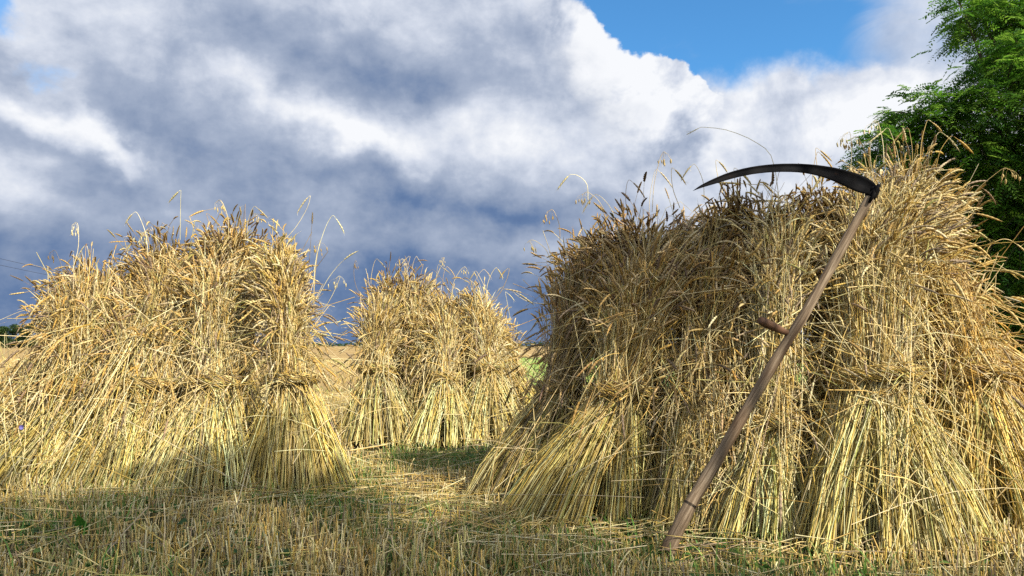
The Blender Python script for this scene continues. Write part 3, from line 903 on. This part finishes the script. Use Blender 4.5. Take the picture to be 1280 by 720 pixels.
# ------------------------------------------------------------------ scythe
s_pts = [(1092, 238, 3.18), (1062, 292, 3.17), (1010, 385, 3.14), (975, 441, 3.12), (930, 517, 3.09), (895, 577, 3.06), (862, 632, 3.03), (840, 676, 3.00), (834, 690, 2.99)]
S = [at(*p) for p in s_pts]
S[-1][2] = max(S[-1][2], 0.004)
scy = empty('scythe', S[-1])
tag(scy, 'old scythe with black curved blade leaning against the right stook', 'scythe')
rootv = np.array(S[-1])
sm = spline([p - rootv for p in S], 40)
rad = np.interp(np.linspace(0, 1, 40), [0, 0.1, 0.35, 0.6, 0.85, 1], [0.0175, 0.019, 0.0205, 0.023, 0.028, 0.030]) + 0.0012 * np.sin(np.arange(40) * 1.3) + 0.0008 * np.sin(np.arange(40) * 2.9)
tube_obj('snath', sm, rad, M_SNATH, scy, 20)
# side grip: a peg through the snath, its rounded end pointing left and towards the viewer
g0 = at(990, 419, 3.14) - rootv; g1 = at(967, 408.5, 3.09) - rootv; g2 = at(950, 400.5, 3.05) - rootv
gp = spline([g0, (g0 + g1) / 2, g1, g2], 12)
tube_obj('grip', np.concatenate([gp, [gp[-1] + (gp[-1] - gp[-2]) * 0.12]]), np.concatenate([np.interp(np.linspace(0, 1, 12), [0, 0.3, 0.6, 0.9, 1], [0.011, 0.013, 0.0175, 0.019, 0.016]), [0.009]]), M_GRIP, scy, 14)
# iron ring holding the tang, and its wedge
e0, e1 = sm[0], sm[2]
dirn = nrm(e1 - e0)
ringp = np.array([e0 + dirn * t for t in (-0.012, -0.010, 0.0, 0.028, 0.036, 0.038)])
ring = tube_obj('ring', ringp, [0.015, 0.022, 0.0235, 0.0235, 0.0225, 0.0205], M_IRON, scy, 18)
tube_obj('wedge', [e0 + dirn * 0.05 + np.array([0.006, -0.024, 0]), e0 + dirn * 0.0 + np.array([0.0, -0.030, 0]), e0 - dirn * 0.022 + np.array([0, -0.026, 0])], [0.004, 0.008, 0.009], M_IRON, ring, 6)
# thin wire wound round the foot of the snath
wi = 29
wc, wt = sm[wi], nrm(sm[wi + 1] - sm[wi - 1])
wu = nrm(np.cross(wt, [0, 1, 0.1])); wv_ = np.cross(wt, wu)
a = np.linspace(0, 4.4 * PI, 50)
wp = wc + (rad[wi] * 1.04 + 0.0005) * (wu * np.cos(a)[:, None] + wv_ * np.sin(a)[:, None]) + wt * (a[:, None] / (4.4 * PI) * 0.010)
build('wire_binding', [tubes(wp[None], np.full((1, 50), 0.0011), np.ones((1, 3)) * 0.1, 5)], M_IRON, scy)
# blade: outline in its own plane, dished, with a rib along the back
top = [(866, 238.5), (876, 231.5), (892, 223.5), (912, 215.5), (938, 209), (968, 205.4), (1000, 205), (1028, 207.5), (1052, 212), (1074, 218.5), (1090, 227), (1098, 237)]
bot = [(866, 238.7), (878, 234.5), (895, 229.5), (915, 223.5), (940, 218), (968, 215.2), (998, 215.6), (1022, 219.8), (1043, 227), (1060, 235), (1073, 240.5), (1087, 243)]
kb = 34
tp = spline([at(x, y, 3.05 + (x - 866) / 232 * 0.13 - 0.02 * math.sin((x - 866) / 232 * PI)) - rootv for x, y in top], kb)
bp_ = spline([at(x, y, 3.045 + (x - 866) / 232 * 0.13 - 0.035 * math.sin((x - 866) / 232 * PI)) - rootv for x, y in bot], kb)
prof = [(0.0, 0.006), (0.06, 0.0075), (0.14, 0.0075), (0.2, 0.003), (0.55, 0.0045), (0.85, 0.002), (1.0, 0.0004)]   # along the width, offset towards the viewer
rows = []
for f_, o_ in prof:
    rows.append(tp + (bp_ - tp) * f_ + np.array([0, -1.0, 0]) * o_)
back = [tp + (bp_ - tp) * f_ + np.array([0, 1.0, 0]) * (0.0012 if f_ < 1 else 0) - np.array([0, 1.0, 0]) * (0.003 if 0.2 <= f_ <= 0.9 else 0) for f_, o_ in prof[::-1]]
R_ = np.array(rows + back)                      # rows x kb x 3
nr = len(R_)
v = R_.reshape(-1, 3)
f = []
for r in range(nr):
    r2 = (r + 1) % nr
    for q in range(kb - 1):
        f.append([r * kb + q, r * kb + q + 1, r2 * kb + q + 1, r2 * kb + q])
blade = build('blade', [(v, np.array(f), None)], M_IRON, scy, True)
tube_obj('tang', [tp[-1] * 0.5 + bp_[-1] * 0.5 + np.array([-0.02, 0, 0.004]), e0 + np.array([0.003, -0.016, 0.006]), e0 + dirn * 0.03 + np.array([0, -0.028, 0]), e0 + dirn * 0.07 + np.array([0, -0.026, 0])],
         [0.012, 0.012, 0.009, 0.006], M_IRON, blade, 8)

# ------------------------------------------------------------------ stubble, straw litter, grass
def in_view(x, y, m=0.6):
    return np.abs(x) < (y * 0.74 + m)


def stubs(n, y0, y1, hlo, hhi, w, dark=1.0):
    y = np.sqrt(rng.uniform(y0 ** 2, y1 ** 2, n)); x = rng.uniform(-1, 1, n) * (y * 0.76 + 0.7)
    k_ = ~((x > 0.25) & (y > 13.0)); x, y = x[k_], y[k_]; n = len(x)
    gzv = gz(x, y)
    h = rng.uniform(hlo, hhi, n) * (0.8 + 0.25 * np.sin(x * 2.1 + y) * np.sin(y * 2.7))
    b = np.stack([x, y, gzv - 0.01], -1)
    lean = rng.normal(size=(n, 3)) * np.array([0.2, 0.2, 0]) * rng.choice([0.6, 1, 3.0], (n, 1), p=[0.5, 0.4, 0.1]); 
    t = b + (np.array([0, 0, 1.0]) + lean) * h[:, None]
    mid = (b + t) / 2 + rng.normal(size=(n, 3)) * 0.004
    col = straw_col(n, (3, 4, 3.5, 2, 2, 1.6, 1), (0.98, 0.98, 0.98))
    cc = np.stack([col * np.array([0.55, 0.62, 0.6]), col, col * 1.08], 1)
    return tubes(np.stack([b, mid, t], 1), w * rng.uniform(0.7, 1.3, (n, 1)), cc)


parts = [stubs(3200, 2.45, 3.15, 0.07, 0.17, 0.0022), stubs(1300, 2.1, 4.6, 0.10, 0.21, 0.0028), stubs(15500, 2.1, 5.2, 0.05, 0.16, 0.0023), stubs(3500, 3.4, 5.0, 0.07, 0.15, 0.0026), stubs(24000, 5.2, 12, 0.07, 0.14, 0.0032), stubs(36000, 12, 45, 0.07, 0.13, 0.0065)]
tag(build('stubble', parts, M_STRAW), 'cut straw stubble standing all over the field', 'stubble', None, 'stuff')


def lying(n, y0, y1, w, lmin=0.1, lmax=0.6, zmax=0.10, xr=None, tilt=0.12):
    y = np.sqrt(rng.uniform(y0 ** 2, y1 ** 2, n)); x = rng.uniform(-1, 1, n) * (y * 0.76 + 0.6) if xr is None else rng.uniform(*xr, n)
    a = rng.normal(0, 0.9, n)
    l = rng.uniform(lmin, lmax, n)[:, None, None]
    d = np.stack([np.cos(a), np.sin(a), rng.normal(0, tilt, n)], -1)[:, None]
    t = np.linspace(-0.5, 0.5, 4)[None, :, None]
    z = gz(x, y) + rng.uniform(0.005, zmax, n)
    P = np.stack([x, y, z], -1)[:, None] + d * l * t + np.array([0, 0, -1.0]) * t * t * rng.uniform(-0.1, 0.25, (n, 1, 1)) * l + rng.normal(size=(n, 1, 3)) * 0.02 * t * t
    P[..., 2] = np.maximum(P[..., 2], gz(P[..., 0], P[..., 1]) + 0.003)
    return tubes(P, np.full((n, 4), w), straw_col(n, (3, 4, 4, 1, 2, 1, 1)))


parts = [lying(1900, 2.1, 5.5, 0.0019), lying(3000, 5.5, 13, 0.003), lying(260, 3.9, 4.9, 0.0019, 0.4, 1.1, 0.10, (-2.3, 0.5), 0.05),
         lying(260, 3.0, 4.2, 0.0019, 0.3, 0.8, 0.10, (-0.5, 0.7), 0.1), lying(110, 2.9, 3.6, 0.0020, 0.2, 0.6, 0.12, (0.6, 2.4), 0.2)]
tag(build('fallen_straw', parts, M_STRAW), 'loose straw lying flat among the stubble', 'straw', None, 'stuff')


def grass(n, y0, y1, hlo, hhi, w, patch):
    y = np.sqrt(rng.uniform(y0 ** 2, y1 ** 2, n)); x = rng.uniform(-1, 1, n) * (y * 0.76 + 0.7)
    fld = np.sin(x * 1.9 + 1.1) * np.sin(y * 2.3 + 0.7) + 0.6 * np.sin(x * 4.7 + y * 3.1) + rng.normal(0, 0.35, n)
    fld = fld + 0.9 * np.exp(-((x + 0.45) / 0.55) ** 2 - ((y - 5.0) / 0.5) ** 2)
    k_ = fld > patch
    x, y = x[k_], y[k_]; n = len(x)
    h = rng.uniform(hlo, hhi, n)[:, None, None]
    b = np.stack([x, y, gz(x, y)], -1)[:, None]
    a = rng.uniform(0, 2 * PI, n)
    o_ = np.stack([np.cos(a), np.sin(a), np.zeros(n)], -1)[:, None] * rng.uniform(0.1, 0.9, (n, 1, 1))
    t = np.linspace(0, 1, 4)[None, :, None]
    P = b + h * (np.array([0, 0, 1.0]) * (t - 0.3 * t * t) + o_ * t * t)
    N = np.stack([-np.sin(a), np.cos(a), np.zeros(n)], -1)[:, None].repeat(4, 1)
    wv = w * rng.uniform(0.6, 1.4, (n, 1)) * np.array([1, 1, 0.7, 0.05])
    c = np.array([[0.08, 0.20, 0.03], [0.14, 0.28, 0.05], [0.24, 0.34, 0.08], [0.34, 0.36, 0.13]])[rng.integers(0, 4, n)] * rng.uniform(0.7, 1.3, (n, 1))
    return ribbons(P, N, wv, c)


parts = [grass(30000, 2.1, 6, 0.06, 0.21, 0.0024, 0.0), grass(14000, 6, 16, 0.05, 0.12, 0.003, 0.25)]
tag(build('grass', parts, M_GREEN), 'green grass sprouting between the stubble', 'grass', None, 'stuff')
# low broad leaves of weeds carpeting the gaps
n = 14000
y = np.sqrt(rng.uniform(2.1 ** 2, 6 ** 2, n)); x = rng.uniform(-1, 1, n) * (y * 0.76 + 0.7)
fld = np.sin(x * 2.9 + 2.1) * np.sin(y * 3.3 + 1.7) + 0.5 * np.sin(x * 6.7 + y * 5.1) + rng.normal(0, 0.3, n)
k_ = fld > 0.0
x, y = x[k_], y[k_]; n = len(x)
b = np.stack([x, y, gz(x, y) + rng.uniform(0.01, 0.06, n)], -1)[:, None]
a = rng.uniform(0, 2 * PI, n); d = np.stack([np.cos(a), np.sin(a), rng.uniform(0, 0.8, n)], -1)[:, None]
t = np.linspace(0, 1, 5)[None, :, None]; ln = rng.uniform(0.02, 0.06, (n, 1, 1))
P = b + ln * (d * t - np.array([0, 0, 0.5]) * t * t)
N = nrm(np.stack([-np.sin(a), np.cos(a), rng.normal(0, 0.4, n)], -1))[:, None].repeat(5, 1)
wv = ln[:, :, 0] * 0.28 * np.array([[0.15, 0.8, 1.0, 0.7, 0.05]])
c = np.array([[0.04, 0.11, 0.02], [0.06, 0.15, 0.03], [0.10, 0.17, 0.04]])[rng.integers(0, 3, n)] * rng.uniform(0.7, 1.3, (n, 1))
tag(build('weeds', [ribbons(P, N, wv, c)], M_GREEN), 'low leafy weeds carpeting the gaps in the stubble', 'weeds', None, 'stuff')


# single weeds with broad leaves
def weed(label, px, py, Y, size, nl, cols):
    p = at(px, py, Y); gzv = float(gz(p[0], p[1]))
    r = empty('weed_plant', (p[0], p[1], gzv))
    tag(r, label, 'plant')
    for i in range(nl):
        a = random.uniform(0, 2 * PI); ln = size * random.uniform(0.7, 1.1)
        d = np.array([math.cos(a) * 0.45, math.sin(a) * 0.45, 1.0 if i == 0 else random.uniform(0.25, 1.0)])
        t = np.linspace(0, 1, 8)[None, :, None]
        P = ln * (d * t - np.array([0, 0, 0.45]) * t * t * (0.2 if i == 0 else 1)) + np.array([0, 0, 0.0])
        sd = nrm(np.array([-math.sin(a) if i else 1.0, math.cos(a) if i else 0.1, 0.2]))
        N = np.broadcast_to(sd, (1, 8, 3))
        wv = ln * 0.17 * np.array([[0.10, 0.12, 0.5, 0.95, 1.0, 0.85, 0.5, 0.03]])
        build('leaf', [ribbons(P, N, wv, np.array([cols]) * random.uniform(0.8, 1.2))], M_GREEN, r)
    return r


weed('single upright bright green broad leaf in the stubble before the left stook', 107, 690, 3.25, 0.20, 3, (0.07, 0.24, 0.03))
weed('dark green leafy weed low in the stubble near the bottom left corner', 62, 700, 3.1, 0.12, 7, (0.04, 0.14, 0.03))
weed('small green weed in the stubble just left of the scythe foot', 775, 700, 2.95, 0.09, 6, (0.08, 0.20, 0.03))

# long loose straws standing out in the foreground
for lab, a_, b_, Ya, Yb, cm in (
        ('long yellow straw slanting down to the right in the left foreground', (170, 655), (246, 722), 3.1, 2.75, (0.70, 0.52, 0.13)),
        ('long grey straw slanting down to the left in the left foreground', (185, 634), (118, 708), 3.2, 2.85, (0.45, 0.36, 0.22)),
        ('pale straw standing nearly upright before the foot of the left stook', (309, 585), (283, 668), 3.3, 3.25, (0.72, 0.60, 0.36)),
        ('thick pale straw leaning in the stubble right of the picture bottom left', (205, 628), (200, 722), 2.95, 2.8, (0.66, 0.52, 0.28))):
    A, B_ = at(a_[0], a_[1], Ya), at(b_[0], b_[1], Yb)
    B_[2] = max(B_[2], 0.01)
    P = spline([A, (A + B_) / 2 + np.array([0.01, 0, 0.015]), B_], 8)[None]
    o = build('loose_straw', [tubes(P, np.full((1, 8), 0.0027), np.array([cm]), 6)], M_STRAW)
    tag(o, lab, 'straw', 'long loose straws in the foreground')

# cornflower beside the leftmost sheaf
p = at(28, 527, 4.2)
fl = empty('cornflower', (p[0], p[1], float(gz(p[0], p[1]))))
tag(fl, 'small violet blue cornflower beside the leftmost sheaf', 'flower')
hz = p[2]
build('stem', [tubes(np.array([[[0, 0, 0], [0.01, 0, hz * 0.5], [0, 0, hz]]]), np.full((1, 3), 0.0012), np.array([[0.12, 0.2, 0.06]]))], M_GREEN, fl)
parts = []
for i in range(9):
    a = i * 2 * PI / 9
    d = np.array([math.cos(a), -0.5, math.sin(a)]) 
    t = np.linspace(0, 1, 4)[None, :, None]
    P = np.array([0, 0, hz]) + 0.013 * d * t
    parts.append(ribbons(P, np.broadcast_to(nrm(np.array([-math.sin(a), 0, math.cos(a)])), (1, 4, 3)), np.array([[0.001, 0.002, 0.005, 0.004]]), np.ones((1, 3))))
build('petals', parts, M_BLUE, fl)


# ------------------------------------------------------------------ trees
def frond_tree(label, base, clumps, height, twigs, trunk_r, cols, group=None, fronds=12, leaf=0.036, name='locust_tree', frond_len=0.20, nlf=13, flat=0.75):
    """a locust: trunk and limbs, with sprays of feathered leaves filling each clump"""
    r = empty(name, base)
    tag(r, label, 'tree', group)
    base = np.array(base, float)
    fork = np.array([0, 0, height * 0.33])
    topc = np.mean([c[0] for c in clumps], 0) - base
    tr = spline([np.zeros(3) - [0, 0, 0.1], fork * 0.5 + [0.08, 0, 0], fork, fork + (topc - fork) * 0.45 + [0, 0, 0.4]], 14)
    trunk = tube_obj('trunk', tr, np.linspace(trunk_r, trunk_r * 0.5, 14), M_BARK, r, 12)
    lp = []
    for cpos, rad in clumps:
        c = np.array(cpos) - base
        s_ = tr[random.randint(7, 12)]
        mid = s_ * 0.5 + c * 0.5 + np.array([0, 0, -0.15 * np.linalg.norm(c - s_)]) + rng.normal(size=3) * 0.1
        P = spline([s_, mid, c], 10)[None]
        lp.append(tubes(P, np.linspace(trunk_r * 0.35, 0.012, 10)[None], np.ones((1, 3)), 6))
    build('limbs', lp, M_BARK, r, uv=None)
    tw, fr = [], []
    tot = sum(rd ** 2 for _, rd in clumps)
    for cpos, rad in clumps:
        c = np.array(cpos) - base
        n = max(6, int(twigs * rad ** 2 / tot))
        d = nrm(rng.normal(size=(n, 3)) * np.array([1, 1, flat]))
        s0 = c + d * rad * rng.uniform(0.05, 0.65, (n, 1))
        away = nrm((c - topc) * np.array([1, 1, 0.3]) + 1e-3)
        dd = nrm(d + away * 0.6 + rng.normal(size=(n, 3)) * 0.35)
        L_ = rad * rng.uniform(0.45, 0.95, (n, 1))
        k = 6; t = np.linspace(0, 1, k)[None, :, None]
        P = s0[:, None] + L_[:, None] * (dd[:, None] * t + np.array([0, 0, -0.28]) * t * t)
        tw.append(tubes(P, np.linspace(0.007, 0.002, k)[None].repeat(n, 0), np.ones((n, 3))))
        # fronds along each twig
        ti = np.linspace(0.12, 1.0, fronds)
        pt = s0[:, None] + L_[:, None] * (dd[:, None] * ti[None, :, None] + np.array([0, 0, -0.28]) * (ti ** 2)[None, :, None])
        ax = nrm(dd[:, None] + np.array([0, 0, -0.5]) * ti[None, :, None])
        sd = nrm(np.cross(ax, np.array([0, 0, 1.0]))) * np.where(np.arange(fronds) % 2 == 0, 1, -1)[None, :, None]
        fd = nrm(sd * 0.9 + ax * 0.7 + rng.normal(size=pt.shape) * 0.25)
        pt = pt.reshape(-1, 3); fd = fd.reshape(-1, 3)
        m_ = len(pt)
        fl_ = frond_len * rng.uniform(0.7, 1.25, (m_, 1, 1))
        nl = nlf
        q = np.linspace(0.15, 1, nl)[None, :, None]
        spn = pt[:, None] + fl_ * (fd[:, None] * q + np.array([0, 0, -0.35]) * q * q)
        lat = nrm(np.cross(fd, np.array([0, 0, 1.0]) + rng.normal(size=(m_, 3)) * 0.35))[:, None] * np.where(np.arange(nl) % 2 == 0, 1, -1)[None, :, None]
        ld = nrm(lat + fd[:, None] * 0.35 + np.array([0, 0, -0.25]) + rng.normal(size=spn.shape) * 0.12)
        ls = leaf * rng.uniform(0.75, 1.2, (m_, nl, 1)) * (fl_ / frond_len)
        wn = nrm(fd[:, None] + rng.normal(size=spn.shape) * 0.2) * ls * 0.21
        a0_ = spn; a1 = spn + ld * ls * 0.5 + wn; a2 = spn + ld * ls; a3 = spn + ld * ls * 0.5 - wn
        vv = np.stack([a0_, a1, a2, a3], 2).reshape(-1, 3)
        ff = np.arange(len(vv)).reshape(-1, 4)
        ci = np.array(cols)[rng.integers(0, len(cols), m_)] * rng.uniform(0.75, 1.25, (m_, 1))
        cc = np.repeat(ci, nl * 4, 0)
        fr.append((vv, ff, cc))
    build('twigs', tw, M_BARK, r)
    tag(build('crown', fr, M_FOLIAGE, r, False), kind='stuff')
    return r


TY = 10.0
cl_px = [(1300, 20, 80, 0.2), (1232, 28, 38, 0.0), (1265, 75, 45, -0.4), (1360, 90, 110, 0.3), (1240, 130, 62, -0.3), (1180, 150, 52, -0.1), (1135, 140, 30, 0.0), (1118, 188, 40, 0.1), (1096, 172, 22, -0.1), (1205, 14, 26, -0.2),
         (1200, 205, 70, 0.3), (1290, 190, 100, 0.4), (1262, 270, 85, 0.6), (1320, 320, 110, 0.5), (1290, 380, 80, 0.4), (1400, 240, 130, 0.2), (1450, 120, 140, 1.0), (1400, 0, 120, 0.8),
         (1500, 300, 140, 1.2), (1380, 420, 90, 0.6), (1330, 60, 90, 1.5), (1280, 250, 110, 1.6), (1480, -60, 120, 1.0), (1280, 440, 60, 0.6), (1300, 350, 90, 1.2), (1350, 300, 110, 1.4), (1290, 410, 80, 1.3)]
clumps = []
for px, py, rp, dY in cl_px:
    Yc = TY + dY
    clumps.append((at(px, py, Yc), rp * Yc / FPX))
frond_tree('large green feathery leaved tree rising behind the right stook at the right edge', (8.6, 11.2, 0.0), clumps, 7.0, 4300, 0.22,
           [(0.07, 0.19, 0.018), (0.11, 0.27, 0.022), (0.22, 0.40, 0.05), (0.06, 0.16, 0.03)], leaf=0.055, frond_len=0.29, flat=0.42, nlf=17)


def far_tree(label, px, Y, h, w, group, cols, nleaf=3000, dens=0.5):
    d = ray(px, 432); x = d[0] / d[1] * Y
    r = empty('deciduous_tree', (x, Y, 0)); tag(r, label, 'tree', group)
    tube_obj('trunk', [(0, 0, -0.2), (0.05 * w, 0, h * 0.3), (0, 0, h * 0.6)], [h * 0.035, h * 0.028, h * 0.015], M_BARK, r, 8)
    nb = 14
    cb = np.stack([rng.normal(0, 0.30, nb) * w, rng.normal(0, 0.26, nb) * w, rng.uniform(0.12, 0.80, nb) * h], -1)
    rb = rng.uniform(0.16, 0.28, nb) * min(w, h)
    i = rng.integers(0, nb, nleaf)
    dd = nrm(rng.normal(size=(nleaf, 3)))
    p = cb[i] + dd * (rb[i] * rng.uniform(0.5, 1.05, nleaf))[:, None]
    sz = h * 0.035 * rng.uniform(0.5, 1.3, (nleaf, 1))
    u = nrm(rng.normal(size=(nleaf, 3))) * sz; v_ = nrm(np.cross(u, rng.normal(size=(nleaf, 3)))) * sz
    vv = np.stack([p - u, p - v_ * 0.6, p + u, p + v_ * 0.6], 1).reshape(-1, 3)
    c = np.array(cols)[rng.integers(0, len(cols), nleaf)] * rng.uniform(0.7, 1.3, (nleaf, 1))
    tag(build('crown', [(vv, np.arange(len(vv)).reshape(-1, 4), np.repeat(c, 4, 0))], M_FOLIAGE, r, False), kind='stuff')


FG = [(0.03, 0.07, 0.02), (0.045, 0.09, 0.025), (0.06, 0.10, 0.03)]
for lab, px, h, w in (
        ('tree at the very left of the far row on the horizon', -14, 7.8, 7),
        ('dark round tree at the left edge in the far row on the horizon', 8, 8.2, 6),
        ('middle of the far trees seen left of the left stook', 24, 8.6, 5.5),
        ('far tree touching the left stook outline above the horizon', 40, 7.6, 5.5),
        ('far tree half hidden behind the left edge of the left stook', 56, 7.8, 6)):
    far_tree(lab, px, 230 + random.uniform(-8, 8), h, w, 'trees in the far row on the left horizon', FG)
far_tree('tiny dark tree on the horizon in the gap right of the left stook', 409, 420, 3.4, 5.5, None, FG, 700)
# the low line of far-off woods
n = 9000
x = rng.uniform(-900, 900, n); hh = 2.6 + 1.4 * np.sin(x * 0.02) + 0.8 * np.sin(x * 0.071)
p = np.stack([x, 760 + rng.normal(0, 4, n), rng.uniform(0, 1, n) * np.maximum(hh, 0.8)], -1)
u = nrm(rng.normal(size=(n, 3))) * 1.2; v_ = nrm(np.cross(u, rng.normal(size=(n, 3)))) * 1.0
vv = np.stack([p - u, p - v_, p + u, p + v_], 1).reshape(-1, 3)
c = np.array(FG)[rng.integers(0, 3, n)]
tag(build('far_woods', [(vv, np.arange(len(vv)).reshape(-1, 4), np.repeat(c, 4, 0))], M_FOLIAGE, None, False), 'low dark line of woods on the horizon', 'woods', None, 'stuff')

# unseen trees added to shade the foreground, right stook and tree's lower crown
def shade_at(x, y, z, h):
    """a point h metres further up the sun's ray from (x, y, z)"""
    k = h / to_sun.z
    return np.array([x + to_sun.x * k, y + to_sun.y * k, z + h])


sh1 = []
for (x, y, z, h, r_) in ((-3.1, 3.7, 0, 4.6, 0.62), (-2.2, 3.55, 0, 4.9, 0.55), (-1.2, 3.4, 0, 5.0, 0.75), (-0.3, 3.0, 0, 5.2, 0.7), (0.6, 2.35, 0, 5.3, 0.62), (1.5, 2.1, 0, 5.2, 0.62),
                         (2.3, 2.2, 0, 5.0, 0.55), (-1.9, 2.5, 0, 5.6, 0.9), (-0.4, 1.9, 0, 5.7, 0.9), (1.0, 1.3, 0, 5.8, 0.8), (2.2, 1.2, 0, 5.6, 0.8), (-3.4, 2.6, 0, 5.0, 0.8),
                         (0.2, 0.9, 0, 6.4, 0.9),
                         (-1.45, 4.05, 0.05, 4.6, 0.34), (-2.1, 4.0, 0.0, 4.6, 0.26), (-0.95, 4.1, 0.0, 4.6, 0.26),
                         (0.50, 4.1, 1.20, 4.2, 0.42), (0.85, 3.9, 1.30, 4.4, 0.36), (0.30, 4.2, 0.95, 4.1, 0.3)):
    sh1.append((shade_at(x, y, z, h), r_))
frond_tree('unseen leafy tree added behind the camera to throw shade over the foreground stubble', (4.4, -2.6, 0), sh1, 6.0, 1150, 0.2,
           [(0.05, 0.15, 0.018), (0.07, 0.20, 0.02)], leaf=0.05, fronds=9, nlf=11)

sh2 = [(shade_at(x, y, z, 4.2), r_) for (x, y, z, r_) in ((6.2, 10.2, 1.2, 1.1), (7.0, 10.2, 2.2, 1.1), (6.6, 10.3, 2.9, 0.7), (7.8, 10.3, 1.4, 1.2), (8.2, 10.4, 3.0, 1.2), (5.9, 10.0, 2.0, 0.6))]  # added blocker clumps, set sunward of the visible tree's lower crown
frond_tree('unseen leafy tree added off to the right to shade its neighbour', (10.4, 5.6, 0), sh2, 6.5, 1300, 0.2,
           [(0.05, 0.15, 0.018), (0.07, 0.20, 0.02)], leaf=0.06, fronds=9, nlf=11)

# ------------------------------------------------------------------ power line far off on the left
pl = empty('power_line', at(252, 425, 90) * np.array([1, 1, 0]))
tag(pl, 'two thin dark overhead wires sloping down at the left horizon', 'power line')
pr = np.array(pl.location)
endp = at(252, 372, 90)
tube_obj('pole', [(0, 0, 0), (0, 0, endp[2] * 0.5), (0, 0, endp[2])], [0.12, 0.11, 0.09], M_BARK, pl, 8)
for ya, yb in ((309, 372), (318, 376)):
    A = at(-60, ya, 60); B_ = at(252, yb, 90)
    Pp = np.array([A + (B_ - A) * t - np.array([0, 0, 0.9]) * 4 * t * (1 - t) * 0.35 for t in np.linspace(0, 1, 20)]) - pr
    build('wire', [tubes(Pp[None], np.full((1, 20), 0.016), np.ones((1, 3)) * 0.04)], M_CABLE, pl)
